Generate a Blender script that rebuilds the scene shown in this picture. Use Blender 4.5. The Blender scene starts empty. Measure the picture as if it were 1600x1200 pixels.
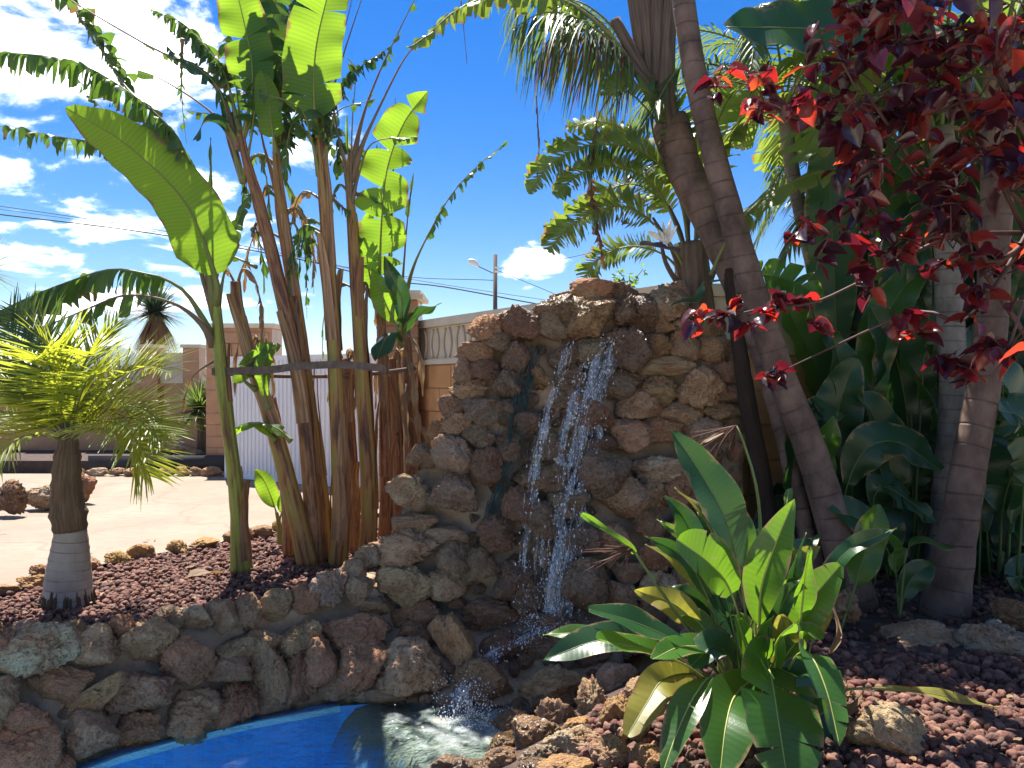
import bpy, bmesh, math, random
import numpy as np
from mathutils import Vector, noise, Matrix, Quaternion

# ------------------------------------------------------------------ camera, sky, sun, exposure
scene = bpy.context.scene
C = scene.collection
random.seed(11)
F, CX, HY, CZ = 1164.0, 800.0, 600.0, 1.6      # focal length in photo pixels, principal point, eye height
cam_d = bpy.data.cameras.new('camera')
cam_d.sensor_width = 36.0
cam_d.lens = 36.0 * F / 1600.0
cam_d.clip_start = 0.05
cam_d.clip_end = 9000.0
cam = bpy.data.objects.new('camera', cam_d)
cam.location = (0, 0, CZ)
cam.rotation_euler = (math.radians(90), 0, 0)
C.objects.link(cam)
scene.camera = cam

SUN_EL, SUN_AZ = math.radians(63), math.radians(-23)
world = bpy.data.worlds.new('World')
scene.world = world
world.use_nodes = True


def build_sky():
    nt = world.node_tree
    nt.nodes.clear()
    n = nt.nodes.new
    L = nt.links.new
    out = n('ShaderNodeOutputWorld')
    bg = n('ShaderNodeBackground')
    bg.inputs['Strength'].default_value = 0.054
    sky = n('ShaderNodeTexSky')
    sky.sky_type = 'NISHITA'
    sky.sun_disc = False
    sky.sun_elevation = SUN_EL
    sky.sun_rotation = SUN_AZ
    sky.air_density = 1.0
    sky.dust_density = 0.15
    sky.ozone_density = 3.0
    hs = n('ShaderNodeHueSaturation')
    hs.inputs['Hue'].default_value = 0.512
    hs.inputs['Saturation'].default_value = 1.5
    hs.inputs['Value'].default_value = 0.95
    L(sky.outputs[0], hs.inputs['Color'])
    tc = n('ShaderNodeTexCoord')
    sep = n('ShaderNodeSeparateXYZ')
    L(tc.outputs['Generated'], sep.inputs[0])

    def math_(op, a, b=None, clamp=False):
        m = n('ShaderNodeMath')
        m.operation = op
        m.use_clamp = clamp
        for i, x in enumerate((a, b)):
            if x is None:
                continue
            if isinstance(x, (int, float)):
                m.inputs[i].default_value = x
            else:
                L(x, m.inputs[i])
        return m.outputs[0]
    zz = math_('ADD', math_('MAXIMUM', sep.outputs[2], 0.0), 0.22)
    u = math_('DIVIDE', sep.outputs[0], zz)
    v = math_('DIVIDE', sep.outputs[1], zz)
    cmb = n('ShaderNodeCombineXYZ')
    L(u, cmb.inputs[0]); L(v, cmb.inputs[1])
    nz = n('ShaderNodeTexNoise')
    nz.inputs['Scale'].default_value = 3.4
    nz.inputs['Detail'].default_value = 7
    nz.inputs['Roughness'].default_value = 0.6
    nz.inputs['Distortion'].default_value = 0.35
    mp = n('ShaderNodeMapping')
    mp.inputs['Location'].default_value = (3.1, 1.7, 0.4)
    L(cmb.outputs[0], mp.inputs[0])
    L(mp.outputs[0], nz.inputs['Vector'])
    # cloud banks, and clearings that hold the view blue: directions (photo x, y), spread, gain
    total = math_('ADD', nz.outputs['Fac'], -0.545)  # overall cover raised so clouds out of view add fill light
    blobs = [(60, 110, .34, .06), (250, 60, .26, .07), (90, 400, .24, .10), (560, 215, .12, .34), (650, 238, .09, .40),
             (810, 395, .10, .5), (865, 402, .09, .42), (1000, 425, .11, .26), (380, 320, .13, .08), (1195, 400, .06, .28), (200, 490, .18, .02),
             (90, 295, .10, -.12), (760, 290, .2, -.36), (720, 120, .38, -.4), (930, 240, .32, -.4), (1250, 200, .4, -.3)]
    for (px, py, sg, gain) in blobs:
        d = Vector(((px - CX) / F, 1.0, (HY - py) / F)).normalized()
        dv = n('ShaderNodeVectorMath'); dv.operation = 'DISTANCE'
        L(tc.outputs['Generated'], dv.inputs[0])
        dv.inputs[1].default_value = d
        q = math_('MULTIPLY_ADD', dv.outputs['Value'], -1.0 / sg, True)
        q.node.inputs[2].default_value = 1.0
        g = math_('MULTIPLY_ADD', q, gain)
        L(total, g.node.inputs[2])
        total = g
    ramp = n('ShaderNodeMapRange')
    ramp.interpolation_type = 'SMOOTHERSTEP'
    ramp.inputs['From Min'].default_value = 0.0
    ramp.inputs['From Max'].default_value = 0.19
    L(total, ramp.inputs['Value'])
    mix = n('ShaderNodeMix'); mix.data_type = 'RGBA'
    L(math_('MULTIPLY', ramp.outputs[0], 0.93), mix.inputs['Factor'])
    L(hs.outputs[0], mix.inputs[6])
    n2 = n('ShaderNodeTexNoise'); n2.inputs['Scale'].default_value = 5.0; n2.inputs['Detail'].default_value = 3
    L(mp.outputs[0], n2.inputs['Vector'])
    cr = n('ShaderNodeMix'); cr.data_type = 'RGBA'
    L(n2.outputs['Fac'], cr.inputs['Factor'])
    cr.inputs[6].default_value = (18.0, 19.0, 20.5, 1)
    cr.inputs[7].default_value = (30.0, 29.5, 29.0, 1)  # cloud brightness raised for more fill
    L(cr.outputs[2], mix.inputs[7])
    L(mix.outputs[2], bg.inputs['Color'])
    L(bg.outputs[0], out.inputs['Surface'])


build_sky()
world.cycles.sampling_method = 'MANUAL'
world.cycles.sample_map_resolution = 256
sun_d = bpy.data.lights.new('sun', 'SUN')
sun_d.energy = 4.4
sun_d.angle = math.radians(0.53)
sun_d.color = (1.0, 0.95, 0.87)
sun = bpy.data.objects.new('sun', sun_d)
_s = Vector((math.sin(SUN_AZ) * math.cos(SUN_EL), math.cos(SUN_AZ) * math.cos(SUN_EL), math.sin(SUN_EL)))
sun.rotation_euler = (-_s).to_track_quat('-Z', 'Y').to_euler()
C.objects.link(sun)
vs = scene.view_settings
vs.view_transform = 'Standard'
vs.look = 'None'
vs.exposure = 1.66
vs.gamma = 1.0
vs.use_curve_mapping = False
scene.cycles.max_bounces = 6
scene.cycles.diffuse_bounces = 3
scene.cycles.glossy_bounces = 2
scene.cycles.transmission_bounces = 4
scene.cycles.transparent_max_bounces = 8
scene.cycles.sample_clamp_indirect = 6.0
scene.cycles.use_denoising = True


# ------------------------------------------------------------------ helpers
def P(px, py, d):
    return Vector(((px - CX) / F * d, d, CZ + (HY - py) / F * d))


def G(px, py, z=0.0):
    d = (CZ - z) * F / (py - HY)
    return P(px, py, d)


def m_px(px, d):
    return px * d / F


def sstep(a, b, x):
    t = min(1.0, max(0.0, (x - a) / (b - a)))
    return t * t * (3 - 2 * t)


def smooth(pts, n):
    """Catmull-Rom through points (Vectors), n samples, even in arc length."""
    pts = [Vector(p) for p in pts]
    if len(pts) == 2:
        return [pts[0].lerp(pts[1], i / (n - 1)) for i in range(n)]
    q = [pts[0] * 2 - pts[1]] + pts + [pts[-1] * 2 - pts[-2]]
    fine = []
    for i in range(1, len(q) - 2):
        for k in range(12):
            t = k / 12
            a, b, c, d = q[i - 1], q[i], q[i + 1], q[i + 2]
            fine.append(0.5 * ((2 * b) + (c - a) * t + (2 * a - 5 * b + 4 * c - d) * t * t + (3 * b - a - 3 * c + d) * t ** 3))
    fine.append(pts[-1])
    s = [0.0]
    for i in range(1, len(fine)):
        s.append(s[-1] + (fine[i] - fine[i - 1]).length)
    out = []
    j = 0
    for i in range(n):
        t = s[-1] * i / (n - 1)
        while j < len(s) - 2 and s[j + 1] < t:
            j += 1
        k = (t - s[j]) / max(1e-9, s[j + 1] - s[j])
        out.append(fine[j].lerp(fine[j + 1], min(1, max(0, k))))
    return out


class MB:
    def __init__(self):
        self.v, self.f, self.m, self.uv = [], [], [], []

    def vert(self, p, uv=(0, 0)):
        self.v.append((p[0], p[1], p[2])); self.uv.append(uv)
        return len(self.v) - 1

    def face(self, ids, m=0):
        self.f.append(tuple(ids)); self.m.append(m)

    def grid(self, rows, m=0, uvs=None):
        idx = []
        for i, r in enumerate(rows):
            idx.append([self.vert(p, uvs[i][j] if uvs else (0, 0)) for j, p in enumerate(r)])
        for i in range(len(rows) - 1):
            for j in range(len(rows[i]) - 1):
                self.face((idx[i][j], idx[i][j + 1], idx[i + 1][j + 1], idx[i + 1][j]), m)

    def tube(self, path, radii, segs=8, m=0, cap=True, squash=1.0):
        n = len(path)
        prev = None
        rings = []
        ln = 0.0
        for i, p in enumerate(path):
            t = (path[min(i + 1, n - 1)] - path[max(i - 1, 0)])
            t = t.normalized() if t.length > 1e-9 else Vector((0, 0, 1))
            if prev is None:
                a = Vector((1, 0, 0)) if abs(t.x) < 0.9 else Vector((0, 1, 0))
                prev = (a - t * a.dot(t)).normalized()
            else:
                prev = (prev - t * prev.dot(t)).normalized()
                ln += (p - path[i - 1]).length
            b = t.cross(prev)
            r = radii[i] if not isinstance(radii, (int, float)) else radii
            rings.append([self.vert(p + (prev * math.cos(a_) + b * math.sin(a_) * squash) * r, (k / segs, ln))
                          for k, a_ in enumerate([2 * math.pi * k / segs for k in range(segs)])])
        for i in range(n - 1):
            for k in range(segs):
                k2 = (k + 1) % segs
                self.face((rings[i][k], rings[i][k2], rings[i + 1][k2], rings[i + 1][k]), m)
        if cap:
            self.face(rings[0][::-1], m); self.face(rings[-1], m)

    def box(self, a, b, m=0):
        x0, y0, z0 = a; x1, y1, z1 = b
        i = [self.vert(p, (p[0], p[2])) for p in ((x0, y0, z0), (x1, y0, z0), (x1, y1, z0), (x0, y1, z0), (x0, y0, z1), (x1, y0, z1), (x1, y1, z1), (x0, y1, z1))]
        for q in ((0, 3, 2, 1), (4, 5, 6, 7), (0, 1, 5, 4), (1, 2, 6, 5), (2, 3, 7, 6), (3, 0, 4, 7)):
            self.face([i[k] for k in q], m)

    def mesh(self, name, mats, off=Vector((0, 0, 0)), flat=False):
        me = bpy.data.meshes.new(name)
        v = np.array(self.v, dtype=np.float64).reshape(-1, 3) - np.array(off)
        me.from_pydata(v.tolist(), [], self.f)
        for mt in (mats if isinstance(mats, (list, tuple)) else [mats]):
            me.materials.append(M[mt])
        me.polygons.foreach_set('material_index', np.array(self.m, dtype=np.int32))
        me.polygons.foreach_set('use_smooth', np.full(len(self.f), not flat))
        uvl = me.uv_layers.new(name='UVMap')
        li = np.empty(len(me.loops), dtype=np.int32)
        me.loops.foreach_get('vertex_index', li)
        uvl.data.foreach_set('uv', np.array(self.uv, dtype=np.float32)[li].ravel())
        me.update()
        return me

    def build(self, name, mats, parent=None, flat=False, origin=None):
        """Link as one mesh object; vertices are world coordinates."""
        base = Vector((0, 0, 0))
        p = parent
        while p is not None:
            base = base + Vector(p.location); p = p.parent
        org = Vector(origin) if origin is not None else base
        o = bpy.data.objects.new(name, self.mesh(name, mats, org, flat))
        C.objects.link(o)
        o.parent = parent
        o.location = org - base
        return o


def tag(o, label=None, cat=None, group=None, kind=None):
    if label: o['label'] = label
    if cat: o['category'] = cat
    if group: o['group'] = group
    if kind: o['kind'] = kind
    return o


def thing(name, loc, label, cat, group=None):
    o = bpy.data.objects.new(name, None)
    o.empty_display_size = 0.2
    o.location = loc
    C.objects.link(o)
    return tag(o, label, cat, group)


# ------------------------------------------------------------------ materials
M = {}


class NT:
    def __init__(self, name):
        self.mat = bpy.data.materials.new(name)
        self.mat.use_nodes = True
        self.t = self.mat.node_tree
        self.t.nodes.clear()
        self.out = self.n('ShaderNodeOutputMaterial')
        M[name] = self.mat

    def n(self, k, **kw):
        nd = self.t.nodes.new(k)
        for a, b in kw.items():
            setattr(nd, a, b)
        return nd

    def L(self, a, b):
        self.t.links.new(a, b)

    def noise(self, scale, detail=4, vec=None, rough=0.55, dist=0.0):
        nd = self.n('ShaderNodeTexNoise')
        nd.inputs['Scale'].default_value = scale
        nd.inputs['Detail'].default_value = detail
        nd.inputs['Roughness'].default_value = rough
        nd.inputs['Distortion'].default_value = dist
        if vec is not None: self.L(vec, nd.inputs['Vector'])
        return nd.outputs['Fac']

    def coord(self, kind='Object', scale=(1, 1, 1)):
        tc = self.n('ShaderNodeTexCoord')
        mp = self.n('ShaderNodeMapping')
        mp.inputs['Scale'].default_value = scale
        self.L(tc.outputs[kind], mp.inputs[0])
        return mp.outputs[0]

    def pos(self, scale=(1, 1, 1)):
        g = self.n('ShaderNodeNewGeometry')
        mp = self.n('ShaderNodeMapping')
        mp.inputs['Scale'].default_value = scale
        self.L(g.outputs['Position'], mp.inputs[0])
        return mp.outputs[0]

    def ramp(self, fac, stops):
        r = self.n('ShaderNodeValToRGB')
        el = r.color_ramp.elements
        while len(el) < len(stops): el.new(0.5)
        for e, (p, c) in zip(el, stops):
            e.position = p
            e.color = (c[0], c[1], c[2], 1) if not isinstance(c, (int, float)) else (c, c, c, 1)
        self.L(fac, r.inputs[0])
        return r.outputs[0]

    def mix(self, fac, a, b, blend='MIX'):
        m = self.n('ShaderNodeMix', data_type='RGBA', blend_type=blend)
        for sock, x in ((m.inputs['Factor'], fac), (m.inputs[6], a), (m.inputs[7], b)):
            if isinstance(x, (int, float)): sock.default_value = x
            elif isinstance(x, tuple): sock.default_value = (*x, 1)
            else: self.L(x, sock)
        return m.outputs[2]

    def math(self, op, a, b=None, clamp=False):
        m = self.n('ShaderNodeMath', operation=op, use_clamp=clamp)
        for i, x in enumerate((a, b)):
            if x is None: continue
            if isinstance(x, (int, float)): m.inputs[i].default_value = x
            else: self.L(x, m.inputs[i])
        return m.outputs[0]

    def bump(self, h, strength=0.4, dist=0.02, prev=None):
        b = self.n('ShaderNodeBump')
        b.inputs['Strength'].default_value = strength
        b.inputs['Distance'].default_value = dist
        self.L(h, b.inputs['Height'])
        if prev is not None: self.L(prev, b.inputs['Normal'])
        return b.outputs[0]

    def bsdf(self, col, rough=0.7, normal=None, spec=0.5, **kw):
        p = self.n('ShaderNodeBsdfPrincipled')
        for key, x in (('Base Color', col), ('Roughness', rough), ('Specular IOR Level', spec)):
            s = p.inputs[key]
            if isinstance(x, tuple): s.default_value = (*x, 1)
            elif isinstance(x, (int, float)): s.default_value = x
            else: self.L(x, s)
        for k, x in kw.items():
            p.inputs[k.replace('_', ' ')].default_value = x
        if normal is not None: self.L(normal, p.inputs['Normal'])
        return p.outputs[0]

    def done(self, sh):
        self.L(sh, self.out.inputs['Surface'])
        return self.mat


def stone_mat(name, wet=0.0, bumpy=1.0):
    t = NT(name)
    oi = t.n('ShaderNodeObjectInfo')
    co = t.coord('Object')
    # every stone samples its own place in the noise
    off = t.n('ShaderNodeVectorMath', operation='ADD')
    rr = t.n('ShaderNodeCombineXYZ')
    k = t.math('MULTIPLY', oi.outputs['Random'], 37.0)
    for i in range(3): t.L(k, rr.inputs[i])
    t.L(co, off.inputs[0]); t.L(rr.outputs[0], off.inputs[1])
    c = off.outputs[0]
    big = t.noise(1.5, 5, c, 0.6)
    fine = t.noise(7.0, 6, c, 0.65)
    vor = t.n('ShaderNodeTexVoronoi'); vor.inputs['Scale'].default_value = 5.5
    dist = t.n('ShaderNodeVectorMath', operation='ADD')
    nz = t.n('ShaderNodeTexNoise'); nz.inputs['Scale'].default_value = 4.0
    t.L(c, nz.inputs['Vector']); t.L(c, dist.inputs[0]); t.L(nz.outputs['Color'], dist.inputs[1])
    t.L(dist.outputs[0], vor.inputs['Vector'])
    pits = t.math('MULTIPLY', t.math('SUBTRACT', 0.34, vor.outputs['Distance'], True), 2.6, True)
    base = oi.outputs['Color']
    col = t.mix(t.ramp(big, [(0.38, 0), (0.66, 1)]), base, (0.38, 0.20, 0.10))
    col = t.mix(t.math('MULTIPLY', t.ramp(fine, [(0.5, 0), (0.72, 1)]), 0.55), col, (0.52, 0.42, 0.29))
    col = t.mix(t.math('MULTIPLY', t.ramp(fine, [(0.28, 1), (0.42, 0)]), 0.5), col, (0.13, 0.075, 0.045))
    col = t.mix(t.math('MULTIPLY', pits, 0.55), col, (0.07, 0.04, 0.025))
    if wet: col = t.mix(1.0, col, (1 - wet * 0.55,) * 3, 'MULTIPLY')
    h = t.math('ADD', t.math('MULTIPLY', fine, 0.8), t.math('MULTIPLY', pits, -0.9))
    pv = t.n('ShaderNodeTexVoronoi'); pv.inputs['Scale'].default_value = 15.0; t.L(dist.outputs[0], pv.inputs['Vector'])
    holes = t.math('MULTIPLY', t.math('SUBTRACT', 0.27, pv.outputs['Distance'], True), 4.0, True)
    col = t.mix(t.math('MULTIPLY', holes, 0.6), col, (0.06, 0.032, 0.02))
    h = t.math('SUBTRACT', h, t.math('MULTIPLY', holes, 0.5))
    nrm = t.bump(h, 0.85 * bumpy, 0.06)
    if wet:
        wn = t.noise(2.2, 3, c)
        rough = t.ramp(wn, [(0.35, 0.12), (0.65, 0.5)])
        t.done(t.bsdf(col, rough, nrm, 0.6))
    else:
        t.done(t.bsdf(col, 0.85, nrm, 0.3))


stone_mat('stone'); stone_mat('stone_wet', 0.75)


def simple(name, c1, c2, scale=3.0, rough=0.8, bump=0.3, bscale=None, bd=0.01, coord='Object', cs=(1, 1, 1), spec=0.4):
    t = NT(name)
    co = t.pos(cs) if coord == 'pos' else t.coord(coord, cs)
    f = t.noise(scale, 6, co, 0.6)
    col = t.mix(t.ramp(f, [(0.35, 0), (0.65, 1)]), c1, c2)
    nrm = t.bump(t.noise(bscale or scale * 4, 6, co), bump, bd)
    return t.done(t.bsdf(col, rough, nrm, spec))


simple('mortar', (0.22, 0.15, 0.09), (0.38, 0.27, 0.175), 3, 0.9, 0.8, 14, 0.03, 'pos')
simple('wet_mortar', (0.15, 0.16, 0.10), (0.27, 0.24, 0.15), 5, 0.4, 0.7, 20, 0.02, 'pos')
simple('soil', (0.045, 0.03, 0.025), (0.09, 0.055, 0.045), 8, 0.95, 0.8, 30, 0.03, 'pos')
simple('ground_mat', (0.25, 0.20, 0.14), (0.34, 0.28, 0.2), 0.6, 0.95, 0.4, 6, 0.03, 'pos')
simple('cream', (0.56, 0.49, 0.37), (0.66, 0.59, 0.46), 2.5, 0.85, 0.25, 30, 0.005, 'pos')
simple('deck_bounce_pale', (0.60, 0.53, 0.43), (0.70, 0.63, 0.53), 2.0, 0.8, 0.2, 20, 0.005, 'pos')  # unseen deck, made pale to bounce light onto the stone walls
simple('ochre_block', (0.42, 0.21, 0.085), (0.56, 0.31, 0.13), 2.2, 0.85, 0.4, 22, 0.008, 'pos')
simple('brick_far', (0.33, 0.16, 0.085), (0.43, 0.23, 0.13), 2.0, 0.12, 0.26, 22, 0.008, 'pos')
simple('white_paint', (0.72, 0.73, 0.76), (0.78, 0.78, 0.8), 2, 0.45, 0.05, 10, 0.002, 'pos')
simple('black_edge', (0.018, 0.016, 0.016), (0.03, 0.027, 0.026), 4, 0.6, 0.2, 20, 0.005, 'pos')
simple('metal_dark', (0.05, 0.05, 0.055), (0.08, 0.075, 0.07), 6, 0.5, 0.1, 20, 0.002)
simple('pole_wood', (0.07, 0.05, 0.04), (0.12, 0.085, 0.06), 6, 0.8, 0.3, 20, 0.005, 'Object', (6, 6, 0.5))
simple('lamp_white', (0.6, 0.62, 0.64), (0.7, 0.71, 0.72), 3, 0.4, 0.02)
simple('strap_wood', (0.09, 0.06, 0.045), (0.17, 0.115, 0.085), 3, 0.75, 0.4, 30, 0.004, 'UV', (8, 1, 1))
simple('drift', (0.33, 0.22, 0.13), (0.5, 0.38, 0.25), 2.5, 0.85, 0.9, 10, 0.04, 'UV', (6, 1.5, 1))
simple('log_end', (0.045, 0.02, 0.012), (0.10, 0.045, 0.025), 4, 0.9, 0.6, 18, 0.02)
simple('hill_mat', (0.05, 0.085, 0.07), (0.085, 0.11, 0.085), 0.02, 1.0, 0.5, 0.06, 4.0, 'pos')
simple('grass_mat', (0.03, 0.07, 0.012), (0.06, 0.11, 0.02), 9, 0.9, 0.5, 40, 0.02, 'pos')


def patio_mat():
    t = NT('patio')
    co = t.pos()
    a = t.noise(0.9, 6, co, 0.6)
    b = t.noise(5.0, 6, t.pos((1, 2.2, 1)), 0.65)
    col = t.mix(t.ramp(a, [(0.3, 0), (0.7, 1)]), (0.195, 0.150, 0.105), (0.26, 0.212, 0.15))
    col = t.mix(t.math('MULTIPLY', t.ramp(b, [(0.46, 0), (0.66, 1)]), 0.75), col, (0.21, 0.14, 0.095))
    w = t.n('ShaderNodeTexNoise'); w.inputs['Scale'].default_value = 1.1; w.inputs['Detail'].default_value = 3
    t.L(co, w.inputs['Vector'])
    av = t.n('ShaderNodeVectorMath', operation='MULTIPLY_ADD')
    t.L(w.outputs['Color'], av.inputs[0]); av.inputs[1].default_value = (0.9, 0.9, 0); t.L(co, av.inputs[2])
    vo = t.n('ShaderNodeTexVoronoi', feature='DISTANCE_TO_EDGE'); vo.inputs['Scale'].default_value = 0.55
    t.L(av.outputs[0], vo.inputs['Vector'])
    line = t.ramp(vo.outputs['Distance'], [(0.0, 1), (0.022, 0)])
    col = t.mix(t.math('MULTIPLY', line, 0.8), col, (0.2, 0.135, 0.09))
    h = t.math('SUBTRACT', b, t.math('MULTIPLY', line, 0.7))
    t.done(t.bsdf(col, 0.7, t.bump(h, 0.5, 0.015), 0.35))


patio_mat()


def gravel_mat():
    t = NT('lava_pebble')
    g = t.n('ShaderNodeNewGeometry')
    r = g.outputs['Random Per Island']
    col = t.ramp(r, [(0.0, (0.055, 0.02, 0.014)), (0.25, (0.15, 0.05, 0.032)), (0.5, (0.23, 0.10, 0.068)), (0.75, (0.11, 0.06, 0.045)), (1.0, (0.32, 0.16, 0.11))])
    f = t.noise(60, 4, t.pos())
    col = t.mix(t.math('MULTIPLY', f, 0.5), col, (0.05, 0.025, 0.022))
    t.done(t.bsdf(col, 0.8, t.bump(f, 0.7, 0.01), 0.4))


gravel_mat()


def leaf_mat(name, c1, c2, tr, fac=0.45, rough=0.38, vein=60.0, vfac=0.25, dry=None, dscale=3.0, spec=0.5):
    """Blade with parallel side veins; light comes through it."""
    t = NT(name)
    uv = t.coord('UV')
    f = t.noise(2.5, 4, t.pos())
    oi = t.n('ShaderNodeObjectInfo')
    f2 = t.math('ADD', t.math('MULTIPLY', f, 0.6), t.math('MULTIPLY', oi.outputs['Random'], 0.4))
    col = t.mix(t.ramp(f2, [(0.25, 0), (0.75, 1)]), c1, c2)
    trc = t.mix(t.math('MULTIPLY', f2, 0.35), tr, tuple(x * 0.65 for x in tr))
    wv = t.n('ShaderNodeTexWave', wave_type='BANDS', bands_direction='X')
    wv.inputs['Scale'].default_value = vein
    wv.inputs['Distortion'].default_value = 2.2
    wv.inputs['Detail'].default_value = 3
    wv.inputs['Detail Scale'].default_value = 2.0
    t.L(uv, wv.inputs['Vector'])
    v = wv.outputs['Fac']
    trc = t.mix(t.math('MULTIPLY', v, vfac), trc, tuple(x * 0.45 for x in tr))
    if dry is not None:
        dn = t.noise(dscale, 5, t.pos(), 0.65)
        # edges of the blade (uv.y near 1) brown first
        sp = t.n('ShaderNodeSeparateXYZ'); t.L(uv, sp.inputs[0])
        e = t.math('MULTIPLY', t.math('POWER', t.math('ABSOLUTE', sp.outputs[1]), 5.0), 0.26)
        m = t.ramp(t.math('ADD', dn, e), [(0.68, 0), (0.80, 1)])
        col = t.mix(m, col, dry); trc = t.mix(m, trc, tuple(min(1, x * 1.1) for x in dry))
    nrm = t.bump(v, 0.1, 0.004)
    a = t.bsdf(col, rough, nrm, spec)
    b = t.n('ShaderNodeBsdfTranslucent')
    t.L(trc, b.inputs['Color'])
    ms = t.n('ShaderNodeMixShader'); ms.inputs[0].default_value = fac
    t.L(a, ms.inputs[1]); t.L(b.outputs[0], ms.inputs[2])
    t.done(ms.outputs[0])


leaf_mat('banana_leaf', (0.03, 0.09, 0.015), (0.055, 0.14, 0.018), (0.36, 0.60, 0.03), 0.55, 0.4, 9, 0.32, (0.22, 0.13, 0.05), 4.0)
leaf_mat('banana_torn', (0.025, 0.065, 0.022), (0.05, 0.11, 0.025), (0.17, 0.32, 0.03), 0.4, 0.42, 9, 0.32, (0.20, 0.12, 0.05), 4.0)
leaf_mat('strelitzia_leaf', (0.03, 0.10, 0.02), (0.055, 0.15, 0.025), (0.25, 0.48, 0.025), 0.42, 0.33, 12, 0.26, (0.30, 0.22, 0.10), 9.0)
leaf_mat('strelitzia_dark', (0.016, 0.06, 0.022), (0.03, 0.09, 0.028), (0.06, 0.17, 0.02), 0.28, 0.34, 12, 0.26, (0.25, 0.18, 0.08), 9.0)  # darker, less translucent copy of strelitzia_leaf; shade put into the colour
leaf_mat('strelitzia_torn', (0.035, 0.09, 0.03), (0.07, 0.14, 0.035), (0.34, 0.46, 0.05), 0.42, 0.42, 9, 0.3, (0.26, 0.15, 0.05), 5.0)
leaf_mat('yellow_leaf', (0.16, 0.17, 0.03), (0.25, 0.22, 0.04), (0.55, 0.52, 0.06), 0.4, 0.45, 9, 0.35, (0.22, 0.11, 0.04), 8.0)
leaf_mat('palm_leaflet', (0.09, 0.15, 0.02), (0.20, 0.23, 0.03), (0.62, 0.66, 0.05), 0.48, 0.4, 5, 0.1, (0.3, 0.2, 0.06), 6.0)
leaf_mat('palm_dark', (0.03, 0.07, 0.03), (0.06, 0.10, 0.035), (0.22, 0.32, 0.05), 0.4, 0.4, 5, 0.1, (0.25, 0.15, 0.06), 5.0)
leaf_mat('yucca_leaf', (0.035, 0.07, 0.045), (0.06, 0.10, 0.06), (0.1, 0.18, 0.06), 0.2, 0.5, 3, 0.1)
leaf_mat('dry_leaf', (0.20, 0.12, 0.06), (0.33, 0.22, 0.12), (0.45, 0.25, 0.09), 0.3, 0.7, 30, 0.3)
leaf_mat('dry_dark', (0.10, 0.05, 0.035), (0.18, 0.09, 0.06), (0.3, 0.13, 0.07), 0.3, 0.75, 30, 0.3)


def plum_mat():
    t = NT('plum_leaf')
    oi = t.n('ShaderNodeObjectInfo'); g = t.n('ShaderNodeNewGeometry')
    r = t.math('FRACT', t.math('ADD', oi.outputs['Random'], t.math('MULTIPLY', g.outputs['Random Per Island'], 7.31)))
    col = t.ramp(r, [(0.0, (0.018, 0.010, 0.018)), (0.6, (0.04, 0.012, 0.024)), (1.0, (0.10, 0.018, 0.02))])
    trc = t.ramp(r, [(0.0, (0.10, 0.008, 0.02)), (0.45, (0.22, 0.010, 0.018)), (0.68, (0.8, 0.03, 0.02)), (1.0, (0.95, 0.14, 0.03))])
    f = t.noise(40, 3, t.pos())
    a = t.bsdf(col, 0.27, t.bump(f, 0.2, 0.004), 0.8)
    b = t.n('ShaderNodeBsdfTranslucent'); t.L(trc, b.inputs['Color'])
    ms = t.n('ShaderNodeMixShader'); ms.inputs[0].default_value = 0.42
    t.L(a, ms.inputs[1]); t.L(b.outputs[0], ms.inputs[2])
    t.done(ms.outputs[0])


plum_mat()
leaf_mat('small_green', (0.04, 0.10, 0.02), (0.07, 0.15, 0.03), (0.3, 0.5, 0.05), 0.4, 0.45, 5, 0.1)
simple('rib', (0.13, 0.15, 0.035), (0.20, 0.20, 0.06), 4, 0.5, 0.1, 20, 0.002, 'UV', (4, 2, 1))
simple('rib_yellow', (0.24, 0.27, 0.06), (0.36, 0.36, 0.10), 4, 0.5, 0.1, 20, 0.002, 'UV', (4, 2, 1))
simple('rib_brown', (0.13, 0.085, 0.05), (0.22, 0.15, 0.09), 4, 0.6, 0.1, 20, 0.002, 'UV', (4, 2, 1))
simple('petiole', (0.06, 0.11, 0.025), (0.12, 0.16, 0.04), 3, 0.45, 0.1, 20, 0.002, 'UV', (4, 2, 1))
simple('twig', (0.05, 0.025, 0.02), (0.10, 0.05, 0.04), 6, 0.7, 0.3, 30, 0.003)
simple('petal_white', (0.75, 0.70, 0.58), (0.85, 0.82, 0.72), 5, 0.5, 0.1)
simple('flower_beak', (0.05, 0.04, 0.07), (0.10, 0.07, 0.09), 5, 0.45, 0.1)


def stem_mat(name, stops, husk=0.5):
    """Banana stem: long vertical streaks of green, yellow, brown husk."""
    t = NT(name)
    a = t.noise(1.0, 5, t.coord('UV', (9, 1.3, 1)), 0.6, 0.4)
    b = t.noise(1.0, 5, t.coord('UV', (26, 1.1, 1)), 0.6)
    c = t.noise(1.0, 4, t.coord('UV', (3, 3.0, 1)), 0.6, 0.6)
    f = t.math('ADD', t.math('MULTIPLY', a, 0.55), t.math('ADD', t.math('MULTIPLY', b, 0.2), t.math('MULTIPLY', c, 0.25)))
    col = t.ramp(f, stops)
    t.done(t.bsdf(col, 0.5, t.bump(f, 0.9, 0.03), 0.45))


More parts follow.
